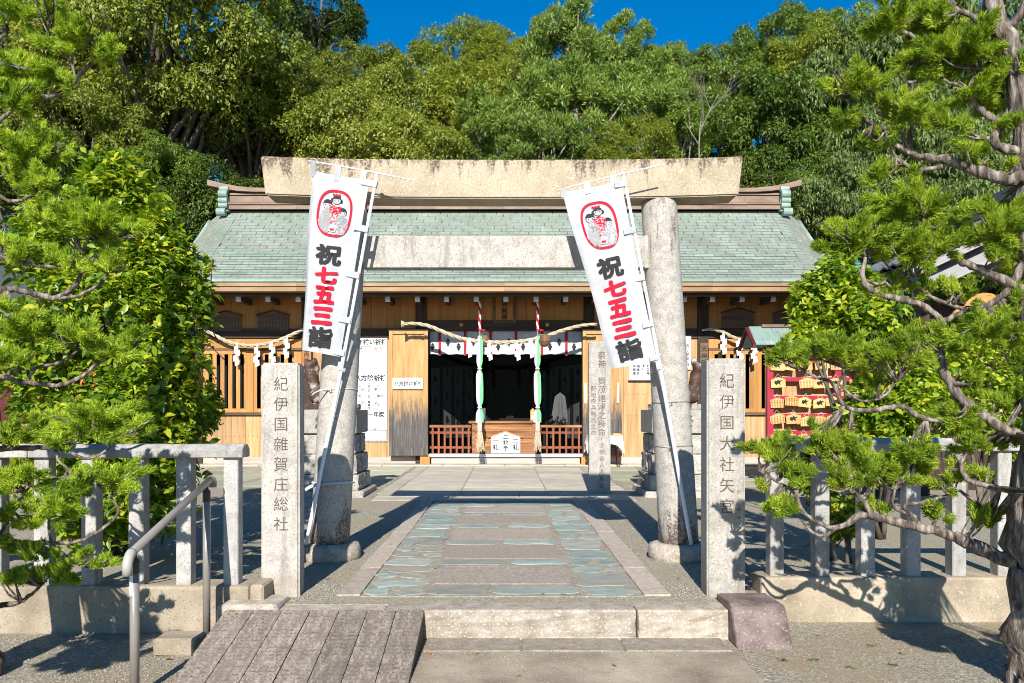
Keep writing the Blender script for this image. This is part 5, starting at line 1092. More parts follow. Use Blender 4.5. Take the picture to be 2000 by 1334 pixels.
for x in (6.3, 8.2, 11): link('post', MB().box(x - .08, x + .08, 11.9, 12.06, 0, slope(min(x, 8.4)) - .1), 'wood_dark_v', pv)
for k in range(5): link('wall_board', MB().box(6.2 + k * .5, 6.69 + k * .5, 12.8, 12.83, 0.0, 2.9), 'wood_dark_v', pv)
for k in range(1, 3): link('eave_board', MB().add([(5.0 + k * 1.1, 11.3, slope(5.0 + k * 1.1) - .55), (6.08 + k * 1.1, 11.3, slope(6.08 + k * 1.1) - .55), (6.08 + k * 1.1, 12.0, slope(6.08 + k * 1.1) - .28), (5.0 + k * 1.1, 12.0, slope(5.0 + k * 1.1) - .28)], [(0, 1, 2, 3)]), 'board_pale', pv)
for (px, py, r), lab in (((1925, 605, .24), 'round orange wooden tablet lettered in columns under the pavilion eave'), ((1890, 622, .18), 'smaller orange wooden tablet tilted beside the lettered one')):
    c = P(px, py, 11.2); s = thing('hanging_tablet', lab, 'plaque', c)
    link('panel', MB().prism([(c.x + r * 1.25 * math.cos(a), c.z + r * math.sin(a)) for a in np.linspace(0, 6.28, 21)[:-1]], 11.2, 11.23), 'wood_tablet', s)
    if r > .2:
        mb = MB()
        for k in range(4): put_text(mb, '奉納家内安全'[k:k + 3], (c.x + .18 - k * .12, 11.196, c.z + .1), XR, ZU, .075, bold=.01)
        link('lettering', mb, 'ink', s)
link('back_wall', MB().box(6.6, 12, 15.9, 15.98, 0, 3.4), 'wood_dark_v', pv)
rb = thing('red_storehouse', 'dark red walled small building glimpsed left of the camellia', 'building', (-9.4, 14, 0))
link('wall', MB().box(-12, -7.9, 13.6, 16, 0, 2.6), 'red_dark', rb); link('roof', MB().prism([(-12.4, 2.6), (-7.5, 2.6), (-10, 4.2)], 13.2, 16.4), 'tile_grey', rb); link('eave_strip', MB().box(-12.4, -7.5, 13.1, 13.19, 2.5, 2.62), 'wood_light', rb)
mb = MB(); c = P(165, 740, 10.5)
for px, w_, m in ((165, .16, 0),): mb.add([(c.x - w_ + .02 * math.sin(k), 10.5 + .03 * math.sin(k * 1.7), .9 + k * .12) if e == 0 else (c.x + w_ + .02 * math.sin(k * 1.3), 10.5 - .03 * math.sin(k), .9 + k * .12) for k in range(10) for e in (0, 1)], [(2 * k, 2 * k + 1, 2 * k + 3, 2 * k + 2) for k in range(9)])
ob = thing('orange_banner', 'orange cloth banner standing behind the camellia', 'banner', (c.x, 10.5, 0)); link('cloth', mb, 'orange_cloth', ob); link('pole', MB().cyl((c.x + .17, 10.5, 0), (c.x + .17, 10.5, 2.15), .012, n=8), 'pole_white', ob)

# ------------------------------------------------------------------ foliage
leaf_mat('leaf_olive', [(0.0, (0.05, 0.075, 0.010)), (0.35, (0.145, 0.19, 0.024)), (0.65, (0.27, 0.305, 0.048)), (0.88, (0.40, 0.365, 0.09)), (1.0, (0.58, 0.47, 0.20))], .36, .5, .4)
leaf_mat('leaf_lime', [(0.0, (0.06, 0.09, 0.011)), (0.5, (0.20, 0.25, 0.026)), (0.85, (0.34, 0.345, 0.05)), (1.0, (0.46, 0.37, 0.09))], .36, .5, .35)
leaf_mat('leaf_podo', [(0.0, (0.03, 0.07, 0.012)), (0.4, (0.14, 0.22, 0.035)), (0.8, (0.33, 0.40, 0.085)), (1.0, (0.52, 0.55, 0.17))], .36, .5, .35)
leaf_mat('leaf_green', [(0.0, (0.03, 0.065, 0.010)), (0.5, (0.135, 0.21, 0.03)), (0.85, (0.25, 0.31, 0.055)), (1.0, (0.38, 0.40, 0.11))], .36, .5, .4)
leaf_mat('leaf_grey', [(0.0, (0.045, 0.082, 0.02)), (0.5, (0.13, 0.185, 0.045)), (0.85, (0.26, 0.31, 0.10)), (1.0, (0.43, 0.46, 0.21))], .32, .5, .4)
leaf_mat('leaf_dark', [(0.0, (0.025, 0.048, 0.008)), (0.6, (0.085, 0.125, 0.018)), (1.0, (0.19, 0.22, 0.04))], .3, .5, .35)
leaf_mat('leaf_camellia', [(0.0, (0.030, 0.075, 0.008)), (0.3, (0.11, 0.205, 0.014)), (0.6, (0.275, 0.37, 0.02)), (0.82, (0.50, 0.53, 0.03)), (0.96, (0.64, 0.54, 0.035)), (1.0, (0.55, 0.22, 0.04))], .40, .38, .45, patch=.25, pscale=1.5)
leaf_mat('juniper_leaf', [(0.0, (0.16, 0.10, 0.03)), (0.03, (0.045, 0.10, 0.012)), (0.3, (0.145, 0.235, 0.020)), (0.6, (0.34, 0.435, 0.034)), (1.0, (0.62, 0.65, 0.095))], .4, .6, .2, patch=.45, pscale=7.0)
leaf_mat('weed_leaf', [(0.0, (0.05, 0.10, 0.015)), (1.0, (0.14, 0.22, 0.03))], .3, .6, .3)

def unit(v): return v / (np.linalg.norm(v, axis=-1, keepdims=True) + 1e-9)
def leaves(c, d, nrm, L, W, fold=.25, droop=.25):
    """quads: base, right, tip, left."""
    s = unit(np.cross(d, nrm)); n2 = unit(np.cross(s, d)); L = L[:, None]; W = W[:, None]
    b = c; tip = c + d * L - np.array([0, 0, 1.]) * L * droop; mid = c + d * L * .5
    r = mid + s * W + n2 * W * fold; l = mid - s * W + n2 * W * fold
    v = np.stack([b, r, tip, l], 1).reshape(-1, 3); f = np.arange(len(v)).reshape(-1, 4); return v, f
def crown(seed, nclump=46, per=150, lpr=5, leaf=.055, asp=.3, flat=.85, droop=.3, clump=(.2, .36), up=.35, gap=.55, shape='round'):
    g = np.random.default_rng(seed); cen = []
    tries = 0
    while len(cen) < nclump and tries < 6000:
        tries += 1; d = unit(g.normal(size=3)); rr = g.uniform(gap, .92); p = d * rr * np.array([1, 1, flat])
        if p[2] < -.55: continue
        if shape == 'cone': p[:2] *= max(.25, 1 - .75 * (p[2] + .5))
        cen.append(p)
    cen = np.array(cen); rad = g.uniform(*clump, size=len(cen))
    V = []; Fc = []; off = 0
    n = per; tot = len(cen) * n
    ci = np.repeat(np.arange(len(cen)), n); out = unit(cen)[ci]
    d = unit(g.normal(size=(tot, 3)) + out * .55 + np.array([0, 0, .45]))
    pos = cen[ci] + d * (rad[ci] * g.uniform(.55, 1.08, tot))[:, None] * np.array([1, 1, .8])
    ci2 = np.repeat(np.arange(tot), lpr); base = pos[ci2] + g.normal(size=(tot * lpr, 3)) * leaf * .35; ax = d[ci2]
    ld = unit(ax * .5 + g.normal(size=(tot * lpr, 3)) * .75 + np.array([0, 0, up - .35])); nr = unit(ax * .9 + np.array([0, 0, .55]) + g.normal(size=ld.shape) * .4)
    L = leaf * g.uniform(.7, 1.3, len(ld)); v, f = leaves(base, ld, nr, L, L * asp * .5, .2, droop)
    return np_mesh(v, f, 4), cen, rad
def trunk_mesh(seed, cen, h, r0, pale=False):
    g = random.Random(seed); mb = MB(); n = 7; pts = []; x = y = 0
    for k in range(n + 1):
        q = k / n; pts.append((x, y, -h + (h + .3) * q)); x += g.uniform(-.05, .05); y += g.uniform(-.05, .05)
    mb.tube(smooth_line(pts, 3), [r0 * (1 - .78 * k / (n * 3)) for k in range(n * 3 + 1)], 8)
    for c in sorted(cen.tolist(), key=lambda c: c[2])[::2]:
        q = g.uniform(.72, .97); i = int(q * n); s = Vector(pts[i]); e = Vector(c)
        if e.z < s.z - .1: s = Vector(pts[max(0, i - 2)])
        m = s.lerp(e, .5) + Vector((g.uniform(-.08, .08), g.uniform(-.08, .08), g.uniform(-.1, .02)))
        m2 = s.lerp(e, .8) + Vector((g.uniform(-.06, .06), g.uniform(-.06, .06), g.uniform(-.05, .05)))
        ln = smooth_line([s, m, m2, e], 3); mb.tube(ln, [r0 * (.34 - .28 * k / (len(ln) - 1)) for k in range(len(ln))], 5)
    return mb.mesh()
KIND = {}
def kind(key, m, variants, bark, **kw):
    KIND[key] = []
    for k in range(variants):
        me, cen, rad = crown(hash_(key) + k * 13, **kw); me.materials.append(MATS[m]); tr = trunk_mesh(k + hash_(key), cen, 4.6, .085); tr.materials.append(MATS[bark]); tr.polygons.foreach_set('use_smooth', [True] * len(tr.polygons)); KIND[key].append((me, tr))
def hash_(s): return sum(ord(c) * (i + 3) for i, c in enumerate(s))
kind('olive', 'leaf_olive', 2, 'bark', nclump=64, per=150, lpr=5, leaf=.048, asp=.5, droop=.25, up=.1)
kind('great', 'leaf_olive', 2, 'bark', nclump=125, per=170, lpr=5, leaf=.027, asp=.5, droop=.25, up=.1, clump=(.12, .26))
kind('lime', 'leaf_lime', 2, 'bark', nclump=56, per=120, lpr=5, leaf=.05, asp=.42, droop=.3)
kind('podo', 'leaf_podo', 2, 'bark_pale', nclump=66, per=105, lpr=6, leaf=.072, asp=.24, droop=-.05, up=.75, flat=1.05, clump=(.11, .23), gap=.4)
kind('green', 'leaf_green', 2, 'bark_pale', nclump=58, per=110, lpr=5, leaf=.055, asp=.4, droop=.35, clump=(.13, .25), gap=.4)
kind('grey', 'leaf_grey', 2, 'bark', nclump=58, per=110, lpr=5, leaf=.06, asp=.36, droop=.6, up=-.3)
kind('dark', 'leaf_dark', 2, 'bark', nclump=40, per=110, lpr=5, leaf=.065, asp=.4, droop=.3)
LAB = {'great': ('spreading olive and bronze leaved broadleaf tree', 'olive broadleaf trees behind the shrine'), 'olive': ('olive and bronze leaved broadleaf tree on the slope behind the shrine', 'olive broadleaf trees behind the shrine'), 'lime': ('yellow-green fine-leaved tree on the slope behind the shrine', 'yellow-green trees behind the shrine'),
       'podo': ('upright narrow-leaved evergreen with pale limbs behind the shrine ridge', 'narrow-leaved evergreens behind the shrine'), 'green': ('mid green glossy broadleaf tree with pale limbs behind the shrine', 'glossy green trees behind the shrine'),
       'grey': ('grey-green drooping-leaved tree rising behind the juniper and ema rack', 'grey-green trees behind the juniper'), 'dark': ('shaded dark green tree in the gap beside the shrine roof', 'dark trees beside the shrine roof')}
cnt = {}; USED = {}
WORD = {'great': 'spreading bronze-olive broadleaf tree', 'olive': 'bronze-olive broadleaf tree', 'lime': 'yellow-green fine-leaved tree', 'podo': 'narrow-leaved evergreen', 'green': 'glossy green broadleaf tree', 'grey': 'grey-green drooping tree', 'dark': 'shaded dark green tree'}
BANDS = [(120, 'beyond the juniper by the handrail'), (260, 'rising above the camellia by the handrail'), (370, 'behind the camellia by the handrail'), (450, 'by the roof corner next to the camellia'), (540, 'beside the lintel end near the camellia'), (630, 'above the ridge behind the right-leaning banner'), (700, 'above the right-leaning banner'), (780, 'above the octagon-chart notice board'), (860, 'above the weathered door leaf'), (960, 'above the white and green bell rope'), (1070, 'above the name plaque'), (1180, 'above the stone tablet'), (1270, 'above the left-leaning banner'), (1360, 'above the gate pillar near the juniper'), (1460, 'beyond the lintel end near the juniper'), (1580, 'above the ridge ornament by the ema rack'), (1700, 'between the ridge ornament and the juniper'), (1830, 'behind the juniper limbs above the ema rack'), (9999, 'behind the juniper trunk')]
def hill_z(y): return max(0.0, (y - 24.5)) * 0.36 if y < 50 else 9.2
link('hill', MB().add([(x, y, hill_z(y) - .05) for y in (24, 26, 30, 35, 40, 50, 70) for x in (-60, -20, 0, 20, 60)], [(j * 5 + i, j * 5 + i + 1, (j + 1) * 5 + i + 1, (j + 1) * 5 + i) for j in range(6) for i in range(4)]), 'soil', kind='structure')
def tree(key, px, ptop, Y, rpx, zs=1.0):
    i = cnt.get(key, 0); cnt[key] = i + 1; me, tr = KIND[key][i % len(KIND[key])]
    r = rpx / F * Y * .93; top = P(px, ptop, Y); c = Vector((top.x, Y, top.z - r * .97 * zs)); g = hill_z(Y)
    lab = ('tall ' if ptop < 40 else 'low ' if ptop > 180 else '') + WORD[key] + ' ' + next(t_ for q, t_ in BANDS if px < q)
    if lab in USED: lab = ('smaller ' if rpx <= USED[lab] else 'larger ') + lab
    USED[lab] = rpx
    t = thing('forest_tree', lab, 'tree', (c.x, c.y, g), LAB[key][1]); a = R(0, 6.28)
    o = link('crown', me, 'leaf_olive', t, kind='stuff'); o.location = c; o.rotation_euler = (0, 0, a); o.scale = (r, r, r * zs)
    q = link('trunk', tr, 'bark', t); q.location = c; q.rotation_euler = (0, 0, a); q.scale = (r, r, r * zs)
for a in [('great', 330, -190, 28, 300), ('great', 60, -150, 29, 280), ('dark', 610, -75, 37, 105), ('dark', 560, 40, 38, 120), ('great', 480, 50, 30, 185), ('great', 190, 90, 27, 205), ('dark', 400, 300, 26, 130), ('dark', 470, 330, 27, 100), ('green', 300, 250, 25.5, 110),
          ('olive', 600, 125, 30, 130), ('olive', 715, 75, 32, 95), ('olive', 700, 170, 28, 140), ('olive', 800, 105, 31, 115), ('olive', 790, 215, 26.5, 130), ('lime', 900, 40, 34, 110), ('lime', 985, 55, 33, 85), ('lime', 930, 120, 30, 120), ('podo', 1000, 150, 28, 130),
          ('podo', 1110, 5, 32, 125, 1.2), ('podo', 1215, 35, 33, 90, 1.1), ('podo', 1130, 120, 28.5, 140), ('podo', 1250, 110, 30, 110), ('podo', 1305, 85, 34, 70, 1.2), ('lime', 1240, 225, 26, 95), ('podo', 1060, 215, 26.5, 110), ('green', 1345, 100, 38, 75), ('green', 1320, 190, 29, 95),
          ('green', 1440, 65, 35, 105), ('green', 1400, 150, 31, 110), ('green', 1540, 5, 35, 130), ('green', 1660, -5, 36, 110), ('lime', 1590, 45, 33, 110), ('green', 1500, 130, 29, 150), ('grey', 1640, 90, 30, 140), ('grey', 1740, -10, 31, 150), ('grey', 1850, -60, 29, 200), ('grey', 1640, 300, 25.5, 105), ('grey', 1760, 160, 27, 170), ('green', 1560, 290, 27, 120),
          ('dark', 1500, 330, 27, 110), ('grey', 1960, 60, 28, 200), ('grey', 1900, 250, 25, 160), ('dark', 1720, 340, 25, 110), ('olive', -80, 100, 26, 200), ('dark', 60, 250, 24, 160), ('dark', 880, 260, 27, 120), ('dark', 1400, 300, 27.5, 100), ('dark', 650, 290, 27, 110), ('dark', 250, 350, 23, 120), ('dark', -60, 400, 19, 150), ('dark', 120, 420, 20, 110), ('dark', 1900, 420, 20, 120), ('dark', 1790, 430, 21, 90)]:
    tree(*a)
# a bare twiggy sapling against the sky
bs = thing('bare_sapling', 'thin bare pale sapling between the green crowns under the sky gap', 'tree', P(1365, 300, 27)); mb = MB()
def twig(mb, p, d, L, r, depth, g):
    q = p + d * L; m = p.lerp(q, .5) + Vector((g.uniform(-.05, .05), g.uniform(-.05, .05), 0)) * L; mb.tube([p, m, q], [r, r * .8, r * .55], 5)
    if depth:
        for k in range(g.choice((2, 3))):
            nd = (d + Vector((g.uniform(-.7, .7), g.uniform(-.5, .5), g.uniform(-.1, .5)))).normalized(); twig(mb, p.lerp(q, g.uniform(.4, 1)), nd, L * g.uniform(.55, .8), r * .55, depth - 1, g)
twig(mb, P(1366, 330, 27), Vector((.02, 0, 1)), 1.6, .028, 4, random.Random(4)); link('branches', mb, 'bark_pale', bs)
# undergrowth at the foot of the hill
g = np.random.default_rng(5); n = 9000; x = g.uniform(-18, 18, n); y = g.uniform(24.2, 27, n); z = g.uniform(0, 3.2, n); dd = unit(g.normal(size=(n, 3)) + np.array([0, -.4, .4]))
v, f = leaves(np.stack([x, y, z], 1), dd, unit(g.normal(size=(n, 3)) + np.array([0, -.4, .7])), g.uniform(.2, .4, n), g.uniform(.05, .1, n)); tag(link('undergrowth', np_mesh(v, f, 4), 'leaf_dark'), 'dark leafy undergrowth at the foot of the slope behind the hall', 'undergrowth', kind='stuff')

# ------------------------------------------------------------------ camellias
def camellia(label, ells, n, seed, leaf=.085, base=None):
    """ells: list of (centre, radii) making up the bush."""
    g = np.random.default_rng(seed); V = []; D = []
    wts = np.array([r[0] * r[2] for c, r in ells]); wts /= wts.sum(); stems = MB(); b = Vector(base); rr = random.Random(seed)
    for (c, r), w_ in zip(ells, wts):
        k = int(n * w_); d = unit(g.normal(size=(k, 3)) + np.array([0, -.35, .15])); q = g.uniform(.35, 1.22, k) ** .75
        V.append(np.array(c) + d * q[:, None] * np.array(r)); D.append(unit(d * .7 + np.array([0, -.1, .75]) + g.normal(size=d.shape) * .35))
        e = Vector(c); m = b.lerp(e, .5) + Vector((rr.uniform(-.1, .1), rr.uniform(-.1, .1), .1)); stems.tube(smooth_line([b + Vector((rr.uniform(-.12, .12), rr.uniform(-.12, .12), 0)), m, e], 4), [.03 - .0027 * i for i in range(9)], 6)
    V = np.concatenate(V); D = np.concatenate(D)
    for i in range(0, len(V), 9):
        e = Vector(V[i]); s = e - Vector(D[i]) * .3 + Vector((0, .06, -.05)); stems.tube([s, s.lerp(e, .6) + Vector((0, 0, -.01)), e], [.006, .005, .003], 4, cap=False)
    lp = 7; idx = np.repeat(np.arange(len(V)), lp); j = np.tile(np.arange(lp), len(V)); ax = D[idx]
    side = unit(np.cross(ax, unit(g.normal(size=ax.shape)))); base_ = V[idx] - ax * (.018 * j)[:, None]
    ld = unit(ax * g.uniform(.3, .9, len(ax))[:, None] + side * 1.0); L = leaf * g.uniform(.45, 1.35, len(ax)); W = L * g.uniform(.2, .27, len(ax))
    nr = unit(ax + g.normal(size=ax.shape) * .25); s = unit(np.cross(ld, nr)); n2 = unit(np.cross(s, ld)); L_ = L[:, None]; W_ = W[:, None]; dz = np.array([0, 0, -1.]) * L_
    p0 = base_; p1 = base_ + ld * L_ * .35 + s * W_ * .95 + n2 * W_ * .35; p2 = base_ + ld * L_ * .7 + s * W_ * .75 + n2 * W_ * .2 + dz * .06; tip = base_ + ld * L_ + dz * .18; p3 = base_ + ld * L_ * .7 - s * W_ * .75 + n2 * W_ * .2 + dz * .06; p4 = base_ + ld * L_ * .35 - s * W_ * .95 + n2 * W_ * .35; m1 = base_ + ld * L_ * .36; m2 = base_ + ld * L_ * .7 + dz * .05
    vv = np.stack([p0, p1, p2, tip, p3, p4, m1, m2], 1).reshape(-1, 3); o = (np.arange(len(ax)) * 8)[:, None, None]
    ff = (np.array([[0, 1, 6, 6], [1, 2, 7, 6], [2, 3, 7, 7], [0, 6, 5, 5], [6, 7, 4, 5], [7, 3, 4, 4]])[None] + o).reshape(-1, 4)
    me = bpy.data.meshes.new('m'); tri = np.array([[0, 1, 6], [1, 2, 7], [1, 7, 6], [2, 3, 7], [0, 6, 5], [6, 7, 4], [6, 4, 5], [7, 3, 4]])[None] + o
    t = thing('camellia_bush', label, 'bush', base); link('foliage', np_mesh(vv, tri.reshape(-1, 3), 3), 'leaf_camellia', t, kind='stuff'); link('stems', stems, 'bark', t, smooth=True)
def el(px, py, Y, rx_, ry_, d=None): c = P(px, py, Y); return (tuple(c), (rx_ / F * Y, (d or rx_ * .6) / F * Y, ry_ / F * Y))
camellia('tall glossy camellia bush behind the fence beside the handrail', [el(230, 380, 7.4, 85, 80), el(120, 480, 7.3, 110, 90), el(290, 500, 7.2, 90, 100), el(350, 560, 7.3, 65, 90), el(200, 620, 7.0, 140, 110), el(330, 680, 7.0, 70, 110), el(80, 700, 7.1, 110, 110), el(260, 800, 6.8, 120, 110), el(370, 800, 7.0, 50, 80), el(120, 880, 6.8, 120, 100), el(300, 930, 6.7, 90, 110), el(180, 1010, 6.6, 90, 60), el(395, 600, 7.5, 22, 60), el(415, 780, 7.2, 18, 40), el(210, 330, 7.5, 50, 40), el(110, 410, 7.6, 60, 45)], 3500, 11, .092, (P(220, 900, 7.1).x, 7.1, 0.0))
camellia('rounded camellia bush growing in front of the ema rack', [el(1640, 560, 8.2, 75, 45), el(1588, 600, 8.1, 52, 60), el(1690, 620, 8.0, 85, 65), el(1570, 650, 8.0, 30, 30), el(1765, 740, 7.8, 62, 70), el(1690, 795, 7.7, 45, 55), el(1770, 820, 7.6, 70, 60), el(1640, 520, 8.4, 40, 25), el(1790, 690, 8.2, 60, 60)], 1900, 21, .09, (P(1700, 900, 8.0).x, 8.0, 0.0))
camellia('shaded leafy shrub behind the juniper trunk in front of the pavilion', [el(1850, 720, 9.6, 60, 70), el(1930, 700, 9.6, 80, 80), el(1880, 820, 9.5, 90, 60), el(1990, 820, 9.5, 70, 80), el(1960, 620, 9.7, 60, 40)], 1100, 41, .085, (P(1910, 900, 9.6).x, 9.6, 0.0))
camellia('small leafy shrub low behind the fence near the juniper', [el(1590, 930, 6.9, 45, 45), el(1640, 1000, 6.8, 55, 40), el(1720, 900, 7.0, 60, 40)], 330, 31, .08, (P(1640, 1050, 6.8).x, 6.8, 0.0))

# ------------------------------------------------------------------ trained junipers
def juniper(label, trunk, branches, pads, seed, dens=1.0):
    g = np.random.default_rng(seed); rr = random.Random(seed); base = trunk[0]
    t = thing('juniper_tree', label, 'tree', (base[0].x, base[0].y, LOW), 'trained junipers before the fence')
    def bent(pts, rad, n, lumps=.1):
        ln = smooth_line([p for p in pts], 5); k = len(ln); mb = MB(); rs = np.interp(np.linspace(0, 1, k), np.linspace(0, 1, len(rad)), rad)
        wob_ = [Vector(p) + Vector((rr.uniform(-1, 1), rr.uniform(-1, 1), rr.uniform(-1, 1))) * r * .25 for p, r in zip(ln, rs)]
        mb.tube(wob_, [r * (1 + lumps * math.sin(i * 1.9 + rr.uniform(0, 1))) for i, r in enumerate(rs)], n, jit=.05, ridge=.07 if n > 8 else .0); return mb, wob_
    mb, _ = bent([p for p, r in trunk], [r for p, r in trunk], 40); link('trunk', mb, 'bark_juniper', t, smooth=True)
    net = []
    for b in branches:
        pts = [P(x, y, Y) for x, y, Y, r in b]; rad = [r * .56 / F * Y for x, y, Y, r in b]; mb, ln = bent(pts, rad, 10); link('limb', mb, 'bark_juniper', t, smooth=True); net += ln
    pads = pads + [(x + rr.uniform(-1.15, 1.15) * a_, y + rr.uniform(-1.2, .9) * b_, Y + rr.uniform(-.1, .1), a_ * rr.uniform(.4, .62), b_ * rr.uniform(.45, .7)) for x, y, Y, a_, b_ in pads]
    V = []; Fq = []; tw = MB(); tot = 0; C = []; A = []; S = []
    for px, py, Y, rx_, ry_ in pads:
        rx_ *= 1.2; ry_ *= 1.25; c = P(px, py, Y); R3 = np.array([rx_, max(rx_ * .75, ry_), ry_]) / F * Y
        near = min(net, key=lambda q: (q - c).length) if net else c
        for k in range(3 + int(rx_ / 18)):
            e = c + Vector((rr.uniform(-.8, .8) * R3[0], rr.uniform(-.6, .6) * R3[1], rr.uniform(-.3, .7) * R3[2])); m = near.lerp(e, .5) + Vector((rr.uniform(-.03, .03), rr.uniform(-.03, .03), -.02)); tw.tube(smooth_line([near, m, e], 3), [.0085, .008, .007, .006, .005, .004, .003], 5, cap=False)
        k = int(dens * 1.15 * (rx_ * ry_) ** .5 * (rx_ / 30) ** .5 + 10)
        # flame-shaped sprays rising from the pad
        sub = max(6, int(rx_ / 3.6)); sc = np.array(c) + unit(g.normal(size=(sub, 3)) + np.array([0, -.1, .1])) * R3 * g.uniform(.1, .95, (sub, 1)); sr = (.20 * (rx_ * ry_) ** .5 / F * Y) * g.uniform(.7, 1.35, sub)
        for q in range(sub):
            lean = unit((sc[q] - np.array(c)) * 3.0 + np.array([0, 0, .16]) + g.normal(size=3) * .05); m = int(k * .34)
            h = g.uniform(-.6, 1.5, m); wdt = np.clip(1.0 - np.abs(h - .1) / 1.5, .12, 1) ** .8
            d = g.normal(size=(m, 3)); d = unit(d - (d @ lean)[:, None] * lean); p = sc[q] + lean * (h * sr[q] * 1.25)[:, None] + d * (wdt * sr[q] * g.uniform(.25, 1.0, m))[:, None]
            C.append(p); A.append(unit(lean * .9 + d * .55 + np.array([0, 0, .15])))
    C = np.concatenate(C); A = np.concatenate(A); nb = 17; idx = np.repeat(np.arange(len(C)), nb)
    ax = A[idx]; d = unit(ax + g.normal(size=ax.shape) * .36); L = g.uniform(.012, .044, len(ax)); W = g.uniform(.0020, .0038, len(ax)); base_ = C[idx] + g.normal(size=ax.shape) * .007 - ax * .012
    nr = unit(g.normal(size=ax.shape) + np.array([0, -.8, .5])); sd = unit(np.cross(d, nr)); v = np.stack([base_ + sd * W[:, None], base_ + d * L[:, None], base_ - sd * W[:, None]], 1).reshape(-1, 3)
    link('foliage', np_mesh(v, np.arange(len(v)).reshape(-1, 3), 3), 'juniper_leaf', t, kind='stuff'); link('twigs', tw, 'bark_juniper', t, kind='stuff')
    print('juniper blades', len(ax))
def dep(a, b, pads): return [(x, y, a + (b - a) * abs(x - (2000 if x > 1000 else 0)) / 540 + random.uniform(-.08, .08), rx_, ry_) for x, y, rx_, ry_ in pads]
RP = dep(4.35, 4.72, [(1760, 45, 60, 40), (1880, 105, 90, 42), (1835, 30, 45, 25), (1790, 135, 40, 28), (1665, 168, 58, 34), (1760, 205, 55, 38), (1650, 238, 28, 20), (1712, 272, 25, 18), (1905, 185, 55, 35), (1905, 298, 42, 28), (1800, 400, 82, 40), (1950, 440, 55, 35), (1985, 235, 30, 35), (1660, 468, 76, 32), (1790, 495, 74, 34), (1935, 460, 70, 36),
     (1745, 560, 36, 22), (1790, 655, 44, 26), (1925, 652, 72, 36), (1528, 690, 32, 24), (1625, 683, 76, 28), (1750, 700, 66, 25), (1870, 808, 52, 36), (1805, 832, 28, 22), (1960, 790, 38, 26), (1955, 862, 44, 24), (1512, 888, 50, 36), (1488, 948, 14, 10), (1502, 985, 16, 11), (1615, 872, 42, 26), (1655, 880, 60, 26), (1540, 990, 28, 20), (1650, 945, 44, 36), (1745, 925, 50, 38), (1850, 935, 36, 22), (1830, 1005, 26, 20), (1905, 1013, 30, 22), (1915, 925, 24, 13), (1960, 130, 35, 28), (1990, 560, 24, 22), (1880, 570, 26, 18), (1985, 400, 36, 26), (1978, 520, 34, 20), (1990, 700, 30, 26), (1985, 610, 28, 22), (1990, 330, 26, 22), (1850, 240, 40, 24), (1720, 340, 34, 20), (1850, 480, 40, 30), (1700, 455, 40, 26), (1900, 740, 34, 22), (1700, 745, 34, 18), (1780, 880, 40, 26), (1900, 870, 40, 24), (1596, 850, 32, 22), (1560, 930, 30, 22), (1690, 915, 30, 30), (1820, 560, 26, 18), (1940, 1010, 26, 20), (1700, 985, 26, 18)])
RP += [(2244, 900, 3.2, 120, 50), (2180, 960, 3.45, 90, 40), (2420, 940, 3.0, 130, 50)]
T = lambda x, y, Y, r: (P(x, y, Y), r)
rt = [(Vector((2.92, 4.25, LOW - .05)), .18), T(2034, 1300, 4.25, .135), T(2026, 1150, 4.25, .125), T(2020, 1000, 4.25, .12), T(2034, 820, 4.27, .10), T(2030, 600, 4.3, .09), T(2018, 420, 4.3, .085), T(2008, 250, 4.32, .07), T(1985, 120, 4.35, .06), T(1950, 50, 4.37, .05), T(1935, -40, 4.4, .04)]
